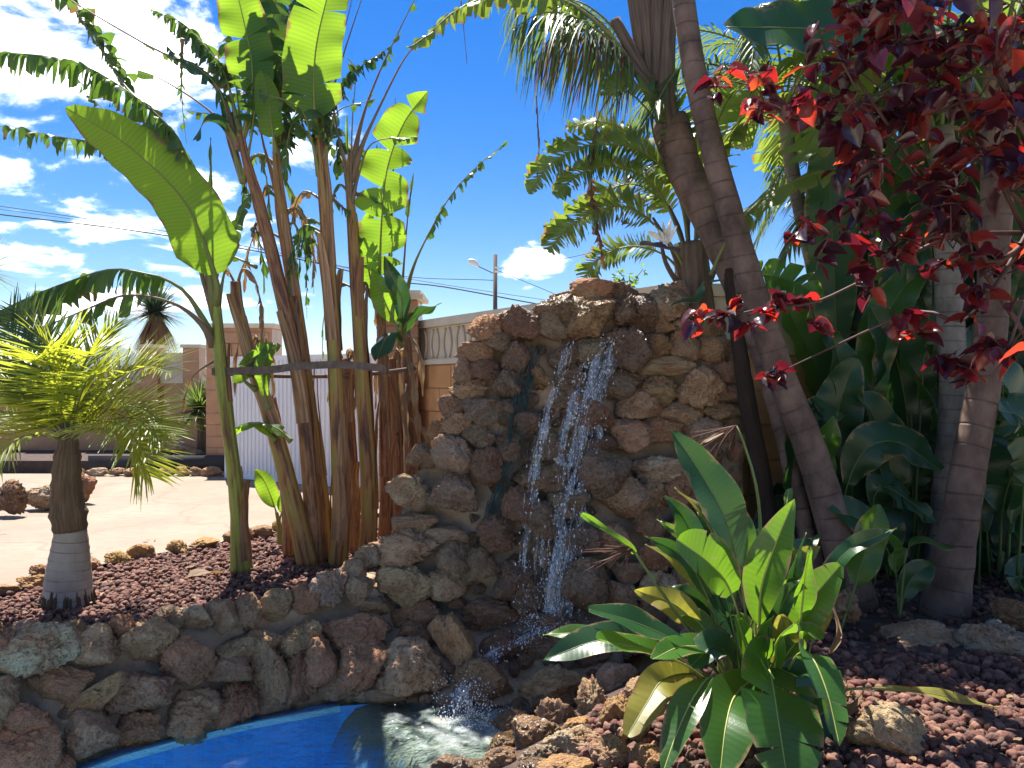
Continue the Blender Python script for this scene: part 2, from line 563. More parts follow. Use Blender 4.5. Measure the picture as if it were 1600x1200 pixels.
stem_mat('banana_stem', [(0.36, (0.03, 0.014, 0.01)), (0.44, (0.16, 0.06, 0.025)), (0.50, (0.34, 0.17, 0.05)), (0.56, (0.25, 0.22, 0.04)), (0.63, (0.48, 0.28, 0.12))])
stem_mat('banana_stem_brown', [(0.36, (0.025, 0.012, 0.009)), (0.45, (0.15, 0.05, 0.022)), (0.51, (0.32, 0.16, 0.06)), (0.57, (0.13, 0.05, 0.022)), (0.64, (0.46, 0.28, 0.15))])
stem_mat('banana_stem_green', [(0.36, (0.10, 0.035, 0.015)), (0.43, (0.15, 0.10, 0.022)), (0.48, (0.22, 0.22, 0.03)), (0.57, (0.30, 0.32, 0.05)), (0.66, (0.20, 0.09, 0.04))])
stem_mat('husk', [(0.38, (0.08, 0.035, 0.018)), (0.5, (0.30, 0.155, 0.07)), (0.62, (0.5, 0.33, 0.19))])


def ring_mat(name, c1, c2, c3, rings=11.0):
    t = NT(name)
    uv = t.coord('UV')
    sp = t.n('ShaderNodeSeparateXYZ'); t.L(uv, sp.inputs[0])
    nz = t.noise(0.9, 2, t.pos((.5, .5, 1)))
    k = t.math('FRACT', t.math('ADD', t.math('MULTIPLY', sp.outputs[1], rings), t.math('MULTIPLY', nz, 2.6)))
    line = t.math('MULTIPLY', t.ramp(k, [(0.0, 1), (0.07, 0.1), (0.93, 0.0), (1.0, 0.9)]), t.ramp(t.noise(4.0, 4, t.pos((1, 1, 2))), [(0.35, 0.15), (0.6, 1.0)]))
    f = t.noise(5.0, 6, t.pos((1, 1, 0.6)), 0.65)
    col = t.mix(t.ramp(f, [(0.35, 0), (0.65, 1)]), c1, c2)
    col = t.mix(t.math('MULTIPLY', line, 0.75), col, c3)
    h = t.math('SUBTRACT', t.math('MULTIPLY', t.noise(25, 5, t.pos((1, 1, .3))), 0.5), line)
    t.done(t.bsdf(col, 0.75, t.bump(h, 0.6, 0.012), 0.4))


ring_mat('ring_trunk', (0.075, 0.045, 0.033), (0.21, 0.135, 0.10), (0.04, 0.024, 0.018), 6.5)
ring_mat('grey_trunk', (0.10, 0.09, 0.08), (0.26, 0.235, 0.215), (0.045, 0.037, 0.033), 9.0)
ring_mat('palm_base', (0.30, 0.24, 0.19), (0.42, 0.36, 0.29), (0.17, 0.12, 0.09), 14.0)
simple('fibre', (0.10, 0.06, 0.035), (0.22, 0.14, 0.08), 2, 0.9, 0.8, 10, 0.02, 'UV', (20, 2, 1))
simple('fibre_dark', (0.03, 0.018, 0.012), (0.07, 0.042, 0.028), 2, 0.9, 0.8, 10, 0.02, 'UV', (20, 2, 1))
simple('sheath', (0.07, 0.05, 0.035), (0.20, 0.14, 0.095), 2, 0.7, 0.6, 12, 0.015, 'UV', (10, 1, 1))


def pool_mats():
    t = NT('pool_tile')
    br = t.n('ShaderNodeTexBrick')
    br.offset = 0.0
    br.inputs['Scale'].default_value = 1.0
    br.inputs['Brick Width'].default_value = 0.05
    br.inputs['Row Height'].default_value = 0.05
    br.inputs['Mortar Size'].default_value = 0.003
    br.inputs['Color1'].default_value = (0.015, 0.27, 0.70, 1)
    br.inputs['Color2'].default_value = (0.04, 0.38, 0.80, 1)
    br.inputs['Mortar'].default_value = (0.10, 0.38, 0.74, 1)
    sx = t.n('ShaderNodeSeparateXYZ'); t.L(t.pos(), sx.inputs[0]); cx = t.n('ShaderNodeCombineXYZ'); t.L(sx.outputs[0], cx.inputs[0]); t.L(t.math('ADD', sx.outputs[1], sx.outputs[2]), cx.inputs[1])
    t.L(cx.outputs[0], br.inputs['Vector'])
    big = t.noise(2.5, 3, t.pos())
    col = t.mix(t.ramp(big, [(0.4, 0), (0.6, 0.5)]), br.outputs['Color'], (0.05, 0.36, 0.8))
    t.done(t.bsdf(col, 0.3))
    simple('pool_nosing', (0.42, 0.70, 0.74), (0.5, 0.76, 0.78), 12, 0.26, 0.05, 20, 0.002, 'pos')
    t2 = NT('ledge')
    z = t2.n('ShaderNodeSeparateXYZ'); t2.L(t2.pos(), z.inputs[0])
    nn = t2.noise(5, 5, t2.pos(), 0.65)
    rock = t2.mix(t2.ramp(nn, [(0.35, 0), (0.65, 1)]), (0.11, 0.115, 0.08), (0.22, 0.19, 0.13))
    edge = t2.ramp(t2.math('ADD', z.outputs[2], t2.math('MULTIPLY', nn, 0.5)), [(0.0, 0), (1.0, 1)])
    mr = t2.n('ShaderNodeMapRange'); mr.inputs['From Min'].default_value = -0.72; mr.inputs['From Max'].default_value = -0.46
    t2.L(t2.math('ADD', z.outputs[2], t2.math('MULTIPLY', nn, 0.5)), mr.inputs['Value'])
    t2.done(t2.bsdf(t2.mix(mr.outputs[0], (0.03, 0.33, 0.75), rock), 0.6, t2.bump(nn, 0.6, 0.03)))
    # still surface: clear body, mirror by angle, ripples
    t = NT('water')
    n1 = t.noise(9, 3, t.pos((1, 1.4, 1)), 0.55, 0.6)
    n2 = t.noise(38, 2, t.pos((1, 1.3, 1)), 0.5)
    h = t.math('ADD', n1, t.math('MULTIPLY', n2, 0.28))
    nrm = t.bump(h, 1.0, 0.05)
    fr = t.n('ShaderNodeFresnel'); fr.inputs['IOR'].default_value = 1.33; t.L(nrm, fr.inputs['Normal'])
    tr = t.n('ShaderNodeBsdfTransparent'); tr.inputs['Color'].default_value = (0.78, 0.92, 0.95, 1)
    gl = t.n('ShaderNodeBsdfGlossy'); gl.inputs['Roughness'].default_value = 0.04
    t.L(nrm, gl.inputs['Normal'])
    ms = t.n('ShaderNodeMixShader')
    t.L(fr.outputs[0], ms.inputs[0]); t.L(tr.outputs[0], ms.inputs[1]); t.L(gl.outputs[0], ms.inputs[2])
    t.done(ms.outputs[0])
    # falling water: bright broken strands
    t = NT('white_water')
    d = t.n('ShaderNodeBsdfDiffuse'); d.inputs['Color'].default_value = (0.86, 0.9, 0.94, 1)
    tl = t.n('ShaderNodeBsdfTranslucent'); tl.inputs['Color'].default_value = (0.86, 0.9, 0.94, 1)
    m1 = t.n('ShaderNodeMixShader'); m1.inputs[0].default_value = 0.6
    t.L(d.outputs[0], m1.inputs[1]); t.L(tl.outputs[0], m1.inputs[2])
    gl = t.n('ShaderNodeBsdfGlossy'); gl.inputs['Roughness'].default_value = 0.12
    m2 = t.n('ShaderNodeMixShader'); m2.inputs[0].default_value = 0.18
    t.L(m1.outputs[0], m2.inputs[1]); t.L(gl.outputs[0], m2.inputs[2])
    tp = t.n('ShaderNodeBsdfTransparent')
    m3 = t.n('ShaderNodeMixShader')
    f = t.ramp(t.noise(70, 4, t.pos((1, 1, 0.4)), 0.7), [(0.42, 0.02), (0.64, 0.8)])
    t.L(f, m3.inputs[0]); t.L(tp.outputs[0], m3.inputs[1]); t.L(m2.outputs[0], m3.inputs[2])
    t.done(m3.outputs[0])
    t = NT('droplet')
    tl = t.n('ShaderNodeBsdfTranslucent'); tl.inputs['Color'].default_value = (0.9, 0.93, 0.96, 1)
    mm = t.n('ShaderNodeMixShader'); mm.inputs[0].default_value = 0.5
    t.L(t.bsdf((0.9, 0.93, 0.96), 0.15, None, 0.8), mm.inputs[1]); t.L(tl.outputs[0], mm.inputs[2])
    t.done(mm.outputs[0])
    # thin clear film running down
    t = NT('water_film')
    gl = t.n('ShaderNodeBsdfGlossy'); gl.inputs['Roughness'].default_value = 0.1
    nrm = t.bump(t.noise(30, 3, t.pos((1, 1, 0.12))), 0.8, 0.03); t.L(nrm, gl.inputs['Normal'])
    tp = t.n('ShaderNodeBsdfTransparent'); tp.inputs['Color'].default_value = (0.72, 0.84, 0.86, 1)
    ms = t.n('ShaderNodeMixShader'); ms.inputs[0].default_value = 0.16
    t.L(tp.outputs[0], ms.inputs[1]); t.L(gl.outputs[0], ms.inputs[2])
    t.done(ms.outputs[0])
    simple('algae', (0.018, 0.035, 0.033), (0.035, 0.07, 0.058), 12, 0.3, 0.4, 40, 0.006, 'pos', (1, 1, 0.3))
    # foam floating on the water
    t = NT('foam')
    n = t.noise(7, 6, t.pos(), 0.65, 0.8)
    uv = t.coord('UV'); sp = t.n('ShaderNodeSeparateXYZ'); t.L(uv, sp.inputs[0])
    f = t.ramp(t.math('ADD', n, t.math('MULTIPLY', sp.outputs[0], -0.32)), [(0.24, 0), (0.66, 0.6)])
    d = t.bsdf((0.62, 0.68, 0.68), 0.4)
    tp = t.n('ShaderNodeBsdfTransparent')
    ms = t.n('ShaderNodeMixShader')
    t.L(f, ms.inputs[0]); t.L(tp.outputs[0], ms.inputs[1]); t.L(d, ms.inputs[2])
    t.done(ms.outputs[0])


pool_mats()

# ------------------------------------------------------------------ the setting
def sheet(name, pts, z, mat, kind='structure', thick=0.0):
    me = bpy.data.meshes.new(name)
    bm = bmesh.new()
    vs_ = [bm.verts.new((p[0], p[1], z)) for p in pts]
    f = bm.faces.new(vs_)
    if f.normal.z < 0: f.normal_flip()
    bmesh.ops.triangulate(bm, faces=[f])
    bm.to_mesh(me); bm.free()
    me.materials.append(M[mat])
    o = bpy.data.objects.new(name, me)
    C.objects.link(o)
    o['kind'] = kind
    return o


def ground():
    mb = MB()
    xs = [-2900, -5.2, 1.75, 2900]; ys = [-50, 1.5, 5.75, 3000]
    idx = [[mb.vert((x, y, -0.07)) for x in xs] for y in ys]
    for j in range(3):
        for i in range(3):
            if i == 1 and j == 1: continue
            mb.face((idx[j][i], idx[j][i + 1], idx[j + 1][i + 1], idx[j + 1][i]))
    o = mb.build('ground', 'ground_mat', flat=True); o['kind'] = 'structure'


ground()
# patio edge (towards the gravel bed) and crest of the rough stone wall round the pool, in plan
EDGE = [(-9.5, 4.6), (-6.0, 5.2)] + [tuple(G(x, y).xy) for x, y in ((0, 925), (60, 905), (150, 886), (210, 872), (250, 866), (330, 852), (400, 838), (445, 830))]
EDGE += [(-2.1, 8.9), (-1.2, 9.4)]
sheet('patio', EDGE + [(0.4, 9.4), (-1.3, 11.5), (-4.5, 13.0), (-6.7, 13.2), (-14, 13.2), (-20, 10), (-16, 4)], 0.012, 'patio')


def base_y(X):
    return float(np.interp(X, [-5, -3.4, -2.62, -2.36, -1.79, -1.21, -.8, -.2, .3, .9, 1.7], [3.2, 3.95, 4.30, 4.57, 4.97, 5.23, 5.2, 5.05, 5.05, 5.25, 5.35]))


def S(X, Z):
    """Depth of the stone face (retaining wall at the pool, waterfall further right)."""
    w = sstep(-1.25, -.55, X)
    a = 0.48 * (Z + 0.6)
    b = float(np.interp(Z, [-.7, -.6, -.25, -.1, 2.4], [0, 0, .5, .6, 1.0]))
    return base_y(X) + (1 - w) * a + w * b


def on_face(px, py):
    d = 5.5
    for _ in range(14):
        p = P(px, py, d)
        d = 0.5 * d + 0.5 * S(p.x, p.z)
    return P(px, py, d)


CREST = [(-5.2, 3.5), (-3.8, 4.15), (-3.0, 4.5), (-2.75, 4.7), (-2.45, 4.95), (-1.95, 5.3), (-1.4, 5.6), (-1.0, 5.75)]
sheet('gravel_bed', CREST + [(-.6, 5.95), (.2, 6.2), (1.2, 6.2), (0.9, 7.6), (0.4, 8.5)] + EDGE[::-1], -0.035, 'soil')


# pool: bench below the waterline with a pale nosing, deep blue basin, shallow ledge beneath the falls
def pool():
    W = [(-5.2, 3.1), (-3.4, 3.92), (-2.62, 4.30), (-2.36, 4.55), (-1.79, 4.95), (-1.21, 5.22)]
    W = [tuple(v.xy) for v in smooth([Vector((a, b, 0)) for a, b in W], 24)]
    N_ = []
    for i, p in enumerate(W):
        a, b = W[max(0, i - 1)], W[min(len(W) - 1, i + 1)]
        t = Vector((b[0] - a[0], b[1] - a[1])).normalized()
        N_.append((p[0] + t.y * 0.085, p[1] - t.x * 0.085))
    N_[-1] = (-1.19, 5.15)
    right = [(-1.12, 5.0), (-0.86, 4.62), (-0.60, 4.22), (-0.2, 3.6), (0.6, 2.2)]
    zb, zf = -0.628, -1.45
    mb = MB()
    mb.grid([[(x, y + 0.35, zb) for x, y in W], [(x, y, zb) for x, y in N_]])
    mb.grid([[(x, y, zb) for x, y in N_ + [(-0.95, 5.2)]], [(x, y, zf) for x, y in N_ + [(-0.95, 5.2)]]])
    f = [mb.vert((x, y, zf)) for x, y in N_ + [(-0.95, 5.2), (1.0, 4.0), (1.0, 1.4), (-5.3, 1.4)]]
    mb.face(f)
    o = mb.build('pool_basin', 'pool_tile', flat=True); o['kind'] = 'structure'
    nb = MB()
    line = N_
    nb.grid([[(x - 0.008, y + 0.012, zb + 0.006) for x, y in line], [(x + 0.006, y - 0.009, zb + 0.006) for x, y in line], [(x + 0.006, y - 0.009, zb - 0.035) for x, y in line]])
    nb.build('pool_nosing', 'pool_nosing', o, flat=True)
    lb = MB()
    rows = []
    for j in range(14):
        v = j / 13
        row = []
        for i in range(22):
            u = i / 21
            a = Vector((-1.40 + u * 1.75, 5.00 - u * 2.95, 0)); b = Vector((-0.8 + u * 2.3, 5.75 - u * 2.5, 0))
            p = a.lerp(b, v)
            row.append((p.x, p.y, -0.66 + 0.05 * noise.noise(p * 5) + 0.06 * v - 0.75 * max(0.0, 1 - v / 0.42) ** 1.6))
        rows.append(row)
    lb.grid(rows)
    lb.build('pool_ledge', 'ledge')['kind'] = 'structure'
    ys = MB()
    ys.grid([[(-5.2, 1.4, -0.6), (1.3, 1.4, -0.6)], [(-5.2, 5.7, -0.6), (1.3, 5.7, -0.6)]])
    o = ys.build('pool_water', 'water'); o['kind'] = 'structure'
    dk = MB()
    dk.box((-5.3, -3, -1.9), (1.8, 1.45, 0.0))  # out of view; its pale tone is there for the bounce light
    dk.build('pool_deck', 'deck_bounce_pale', flat=True)['kind'] = 'structure'
    fm = MB()
    c = G(780, 1110, -0.594); c.z = -0.594
    n = 40
    rows, uvs = [], []
    for r in range(9):
        rr = r / 8
        rows.append([(c.x + math.cos(a) * rr * 0.85 * (1 + 0.2 * math.sin(3 * a)), c.y - 0.22 + math.sin(a) * rr * 0.62, -0.594) for a in [2 * math.pi * k / n for k in range(n + 1)]])
        uvs.append([(rr, k / n) for k in range(n + 1)])
    fm.grid(rows, 0, uvs)
    o = fm.build('foam', 'foam'); tag(o, 'thin white foam on the water at the foot of the falls', 'foam', kind='stuff')


pool()


# right-hand bed: gravel ground that drops to the pool on its left side
def bank_z(X, Y):
    a, b = Vector((-0.42, 4.1)), Vector((0.30, 5.05))
    t = (b - a).normalized()
    nrm = Vector((t.y, -t.x))
    dist = (Vector((X, Y)) - a).dot(nrm)
    return float(np.interp(dist, [-0.3, 0, 0.35, 0.8, 1.1, 2], [-0.85, -0.66, -0.42, -0.16, -0.04, -0.02]))


def right_bed():
    mb = MB()
    nx, ny = 70, 60
    rows = []
    for j in range(ny):
        Y = 1.9 + (7.5 - 1.9) * j / (ny - 1)
        rows.append([(X, Y, bank_z(X, Y) + 0.02 * noise.noise(Vector((X * 3, Y * 3, 0)))) for X in [-0.6 + 7.6 * i / (nx - 1) for i in range(nx)]])
    mb.grid(rows)
    mb.build('gravel_bank', 'soil')['kind'] = 'structure'


right_bed()

# ---- hill far off
def hill():
    mb = MB()
    rows = []
    prof = [(-200, 40), (-60, 18), (40, 14), (90, 30), (120, 48), (150, 58), (185, 60), (215, 48), (250, 28), (300, 20), (360, 26), (430, 16), (520, 6), (700, 0)]
    xs = np.arange(-260, 700, 6)
    for k, (hf, dd) in enumerate(((0.0, 1500), (0.45, 1750), (0.8, 1900), (1.0, 2000), (0.0, 2600))):
        row = []
        for x in xs:
            h = np.interp(x, [p[0] for p in prof], [p[1] for p in prof])
            h += 2.5 * noise.noise(Vector((x * 0.03, k, 3)))
            row.append(((x - CX) / F * dd, dd, CZ + h * hf / F * dd - (30 if hf == 0 else 0)))
        rows.append(row)
    mb.grid(rows)
    o = mb.build('hill', 'hill_mat'); o['kind'] = 'structure'


hill()



def haze():
    t = NT('haze_air')
    pv = t.n('ShaderNodeVolumePrincipled')
    pv.inputs['Density'].default_value = 0.00018
    pv.inputs['Color'].default_value = (0.75, 0.85, 1.0, 1)
    t.L(pv.outputs[0], t.out.inputs['Volume'])
    mb = MB(); mb.box((-3000, -60, -45), (3000, 3100, 135))
    tag(mb.build('haze', 'haze_air', flat=True), 'thin blue haze filling the air towards the far hill', 'haze', kind='stuff')


haze()

# ---- garden walls
def wall_run(parent, a, b, z0, z1, thick, name, mat):
    """A straight wall body from plan point a to b."""
    mb = MB()
    a, b = Vector((*a, 0)), Vector((*b, 0))
    t = (b - a).normalized(); n = Vector((-t.y, t.x, 0))
    q = [a, b, b + n * thick, a + n * thick]
    lo = [mb.vert(p + Vector((0, 0, z0))) for p in q]; hi = [mb.vert(p + Vector((0, 0, z1))) for p in q]
    mb.face(lo[::-1]); mb.face(hi)
    for i in range(4): mb.face((lo[i], lo[(i + 1) % 4], hi[(i + 1) % 4], hi[i]))
    return mb.build(name, mat, parent, flat=True)


def shared(name, me, parent, loc, rotz=0, scale=(1, 1, 1)):
    o = bpy.data.objects.new(name, me)
    C.objects.link(o)
    o.parent = parent
    o.location = Vector(loc) - (Vector(parent.location) if parent else Vector((0, 0, 0)))
    o.rotation_euler = (0, 0, rotz)
    o.scale = scale
    return o


def bevel_box(name, sx, sy, sz, mat, bev=0.01):
    bm = bmesh.new()
    bmesh.ops.create_cube(bm, size=1.0)
    for v in bm.verts: v.co = Vector((v.co.x * sx, v.co.y * sy, v.co.z * sz))
    bmesh.ops.bevel(bm, geom=bm.edges[:], offset=bev, segments=1, affect='EDGES')
    me = bpy.data.meshes.new(name); bm.to_mesh(me); bm.free()
    me.materials.append(M[mat])
    return me


def garden_wall():
    a = P(655, 600, 10.35).xy; b = P(1060, 600, 6.45).xy; c = P(1750, 600, 7.3).xy
    t = thing('garden_wall', (a.x, a.y, 0), 'ochre block garden wall topped with cream relief panel behind the waterfall', 'wall')
    wall_run(t, a, b, -0.1, 1.86, 0.2, 'wall_core', 'ochre_block')
    wall_run(t, b, c, -0.1, 1.86, 0.2, 'wall_core', 'ochre_block')
    dirv = (b - a).normalized(); ln = (b - a).length
    nrm = Vector((dirv.y, -dirv.x))      # towards the garden
    ang = math.atan2(dirv.y, dirv.x)
    bl = bevel_box('block', 0.585, 0.03, 0.30, 'ochre_block', 0.008)
    nc = int(ln / 0.6)
    for r in range(6):
        off = 0.3 * (r % 2)
        for k in range(nc):
            s = 0.31 + off + k * 0.6
            if s > ln - 0.32: continue
            p = a + dirv * s + nrm * (0.012 + random.uniform(-.003, .004))
            shared('block', bl, t, (p.x, p.y, 0.155 + r * 0.309), ang)
    d2 = (c - b).normalized(); n2 = Vector((d2.y, -d2.x)); l2 = (c - b).length; a2 = math.atan2(d2.y, d2.x)
    for r in range(6):
        for k in range(int(l2 / 0.6)):
            s = 0.35 + 0.3 * (r % 2) + k * 0.6
            if s > l2 - .3: continue
            p = b + d2 * s + n2 * (0.012 + random.uniform(-.003, .004))
            shared('block', bl, t, (p.x, p.y, 0.155 + r * 0.309), a2)
    for (u, w) in ((a, b), (b, c)):
        wall_run(t, u - (w - u).normalized() * 0, w, 1.93, 2.36, 0.17, 'relief_panel', 'cream')
        dv = (w - u).normalized(); nn = Vector((dv.y, -dv.x))
        wall_run(t, u + nn * 0.05, w + nn * 0.05, 1.862, 1.928, 0.27, 'ledge', 'cream')
        wall_run(t, u + nn * 0.06, w + nn * 0.06, 2.362, 2.47, 0.29, 'coping', 'cream')
    # raised curved bars of the relief, like a flattened balustrade
    s = 0.2
    k = 0
    while s < ln - 0.1:
        sg = 1 if k % 2 == 0 else -1
        mb = MB()
        path = []
        for i in range(11):
            v = i / 10
            x = s + sg * 0.055 * (1 - (2 * v - 1) ** 2) - sg * 0.02
            p = a + dirv * x + nrm * 0.012
            path.append(Vector((p.x, p.y, 1.955 + v * 0.375)))
        mb.tube(path, 0.02, 6, 0, True)
        mb.build('baluster_relief', 'cream', t)
        s += 0.20 if k % 2 == 0 else 0.13
        k += 1
    # corner pillar
    pp = P(627, 600, 10.3)
    q = thing('gate_pillar', (pp.x, pp.y, 0), 'square ochre brick pillar with flat cream cap behind the banana clump', 'pillar')
    w = 0.27
    rows = 16
    mbc = MB(); mbc.box((pp.x - w + .015, pp.y - w + .015, -0.05), (pp.x + w - .015, pp.y + w - .015, 2.74)); mbc.build('shaft', 'mortar', q, flat=True)
    bk = bevel_box('brick', 0.262, 0.262, 0.160, 'brick_far', 0.008)
    for r in range(rows):
        for i in (-1, 1):
            for j in (-1, 1):
                shared('brick', bk, q, (pp.x + i * 0.136, pp.y + j * 0.136, 0.09 + r * 0.17))
    mb = MB()
    mb.box((pp.x - .34, pp.y - .34, 2.742), (pp.x + .34, pp.y + .34, 2.80)); mb.box((pp.x - .30, pp.y - .30, 2.80), (pp.x + .30, pp.y + .30, 2.86))
    mb.build('cap', 'cream', q, flat=True)


garden_wall()


def gate():
    a = P(359, 600, 12.6); b = P(598, 600, 11.0)
    t = thing('white_gate', (a.x, a.y, 0), 'white corrugated metal gate across the far side of the patio', 'gate')
    dv = (b - a); ln = dv.length; dv.normalize(); n = Vector((dv.y, -dv.x, 0))
    mb = MB()
    lo, hi = [], []
    s = 0.0
    k = 0
    while s < ln:
        for ds, dn in ((0, 0), (0.035, 0), (0.045, 0.018), (0.075, 0.018), (0.085, 0)):
            p = a + dv * (s + ds) + n * dn
            lo.append((p.x, p.y, 0.06)); hi.append((p.x, p.y, 2.0))
        s += 0.09
    mb.grid([lo, hi])
    mb.build('corrugated_panel', 'white_paint', t, flat=True)
    for (s0, s1, z0, z1, nm) in ((-.06, ln, 1.99, 2.06, 'top_rail'), (-.06, ln, 0.02, 0.09, 'bottom_rail'), (-.1, -.03, 0.0, 2.1, 'gate_post')):
        u = a + dv * s0 + n * 0.025; w = a + dv * s1 + n * 0.025
        wall_run(t, u.xy, w.xy, z0, z1, -0.05 if False else 0.05, nm, 'white_paint')
    # house corner beside the gate
    h = thing('brick_house_corner', (P(400, 600, 14.5).x, 14.5, 0), 'brown brick outbuilding wall rising behind the white gate', 'building')
    wall_run(h, P(322, 600, 13.6).xy, P(425, 600, 13.6).xy, 0, 2.62, 0.6, 'wall', 'brick_far')
    wall_run(h, P(318, 600, 13.5).xy, P(429, 600, 13.5).xy, 2.622, 2.70, 0.8, 'coping', 'cream')
    bk = bevel_box('brick', 0.46, 0.03, 0.2, 'brick_far', 0.006)
    for r in range(12):
        for k in range(3):
            p = P(322, 600, 13.6) + Vector((0.24 + (0.2 * (r % 2)) + k * 0.47, 0, 0))
            if p.x > P(425, 600, 13.6).x - 0.2: continue
            shared('brick', bk, h, (p.x, 13.59, 0.12 + r * 0.211))


gate()


def far_wall():
    t = thing('boundary_wall', (P(100, 600, 15.6).x, 15.6, 0), 'far brown boundary wall with beige upper panels behind the rockery', 'wall')
    wall_run(t, P(-160, 600, 15.6).xy, P(330, 600, 15.6).xy, -0.1, 1.62, 0.25, 'lower_wall', 'brick_far')
    xs = [-160, -60, 40, 130, 235, 300]
    for i in range(len(xs) - 1):
        u, w = P(xs[i] + 12, 600, 15.58).xy, P(xs[i + 1] - 8, 600, 15.58).xy
        top = 1.90 if i < 4 else 2.18
        wall_run(t, u, w, 1.622, top, 0.2, 'upper_panel', 'cream')
        wall_run(t, (u[0], u[1] - .05), (w[0], w[1] - .05), top + .002, top + .07, 0.3, 'coping', 'cream')
    for x in xs[4:]:
        c = P(x, 600, 15.5)
        wall_run(t, (c.x - .17, 15.45), (c.x + .17, 15.45), 0, 2.35, 0.34, 'pier', 'brick_far')
        wall_run(t, (c.x - .21, 15.41), (c.x + .21, 15.41), 2.352, 2.42, 0.42, 'pier_cap', 'cream')


far_wall()


def pole_and_cables():
    d = 25.0
    b = P(773, 600, d)
    t = thing('utility_pole', (b.x, b.y, 0), 'dark utility pole with street lamp arm rising behind the garden wall', 'utility pole')
    top = P(774, 398, d)
    mb = MB(); mb.tube([Vector((b.x, b.y, 0)), top], [0.10, 0.065], 10); mb.build('pole', 'pole_wood', t)
    mb = MB(); mb.tube(smooth([P(773, 428, d), P(762, 423, d), P(745, 415, d)], 8), 0.018, 6); mb.build('lamp_arm', 'metal_dark', t)
    mb = MB(); mb.tube(smooth([P(748, 416, d), P(740, 410, d), P(731, 407, d)], 8), [0.03, 0.06, 0.09, 0.105, 0.11, 0.10, 0.08, 0.03], 10, squash=0.6)
    mb.build('lamp_head', 'lamp_white', t)
    for yy in (418, 424):
        mb = MB(); mb.tube([P(773, yy, d - .12), P(779, yy, d - .12)], 0.035, 8); mb.build('insulator', 'lamp_white', t)
    cs = [([(-80, 325), (0, 335), (227, 363), (467, 405), (600, 437), (693, 448), (840, 475), (930, 490)], 0.022, 'thick black overhead cable running right across behind the bananas'),
          ([(-80, 311), (0, 322), (220, 355), (420, 392), (613, 430), (773, 438)], 0.012, 'thin overhead cable just above the thick one, ending at the utility pole'),
          ([(-80, 318), (0, 327), (220, 358), (420, 396), (640, 436), (860, 470)], 0.009, 'faint overhead wire between the two lower cables'),
          ([(773, 420), (840, 412), (910, 398), (1000, 376)], 0.010, 'thin wire rising from the utility pole towards the palm'),
          ([(776, 422), (830, 444), (880, 465), (960, 500)], 0.010, 'thin wire sloping down from the utility pole behind the wall')]
    for pts, r, lab in cs:
        mb = MB()
        path = smooth([P(x, y, d + (0 if x > 760 and x < 790 else 0.4)) for x, y in pts], 40)
        mb.tube(path, r, 5)
        tag(mb.build('overhead_cable', 'black_edge', origin=path[0]), lab, 'cable', 'overhead cables')


pole_and_cables()

# ------------------------------------------------------------------ stones
ROCKS = []


def make_rock_mesh(seed, sub=5, blocky=0.8, porous=1.0):
    rnd = random.Random(seed)
    bm = bmesh.new()
    bmesh.ops.create_icosphere(bm, subdivisions=sub, radius=1.0)
    planes = []
    ex = rnd.choice((7, 14, 24))
    for _ in range(rnd.choice((7, 9, 12))):
        n = Vector((rnd.gauss(0, 1), rnd.gauss(0, 1), rnd.gauss(0, 1))).normalized()
        planes.append((n, rnd.uniform(0.5, 0.95)))
    o = Vector((seed * 3.7, seed * 1.3, seed * 0.7))
    for v in bm.verts:
        d = v.co.normalized()
        r = 1.08
        acc = 0.0
        for n, h in planes:
            c = n.dot(d)
            if c > 0.05: acc += (h / c) ** -ex
        r = min(r, acc ** (-1 / ex) if acc > 0 else r)
        r = r * blocky + (1 - blocky) * 0.9
        p = d * r
        r += 0.13 * noise.fractal(d * 1.6 + o, 1.0, 2.0, 3)
        r += 0.085 * porous * noise.fractal(d * 6.5 + o, 0.8, 2.1, 4)
        vd = noise.voronoi(d * 3.4 + o * 0.5 + Vector((0.3, 0.3, 0.3)) * noise.noise(d * 4 + o))[0]
        r -= 0.3 * porous * max(0.0, 0.34 - vd[0])
        r -= 0.05 * porous * max(0.0, 0.5 - vd[1] + vd[0]) * (1 if vd[1] - vd[0] < 0.12 else 0)
        v.co = d * max(0.35, r)
    # scale so that half-extents are about 1
    ext = [max(abs(v.co[i]) for v in bm.verts) for i in range(3)]
    for v in bm.verts: v.co = Vector([v.co[i] / ext[i] for i in range(3)])
    me = bpy.data.meshes.new('rock')
    bm.to_mesh(me); bm.free()
    me.polygons.foreach_set('use_smooth', np.ones(len(me.polygons), dtype=bool))
    return me


def rock_variant(me, mat):
    m2 = me.copy(); m2.materials.append(M[mat]); return m2


_base = [make_rock_mesh(s + 1, 5, 0.95, (0.9, 1.3, 2.0, 1.1)[s % 4]) for s in range(20)]
ROCK_DRY = [rock_variant(m, 'stone') for m in _base]
ROCK_WET = [rock_variant(m, 'stone_wet') for m in _base]
TAN, RED, GREY, LIGHT, DARK, OCH = (.50, .325, .185), (.46, .205, .11), (.41, .305, .205), (.62, .47, .30), (.28, .17, .10), (.60, .35, .14)


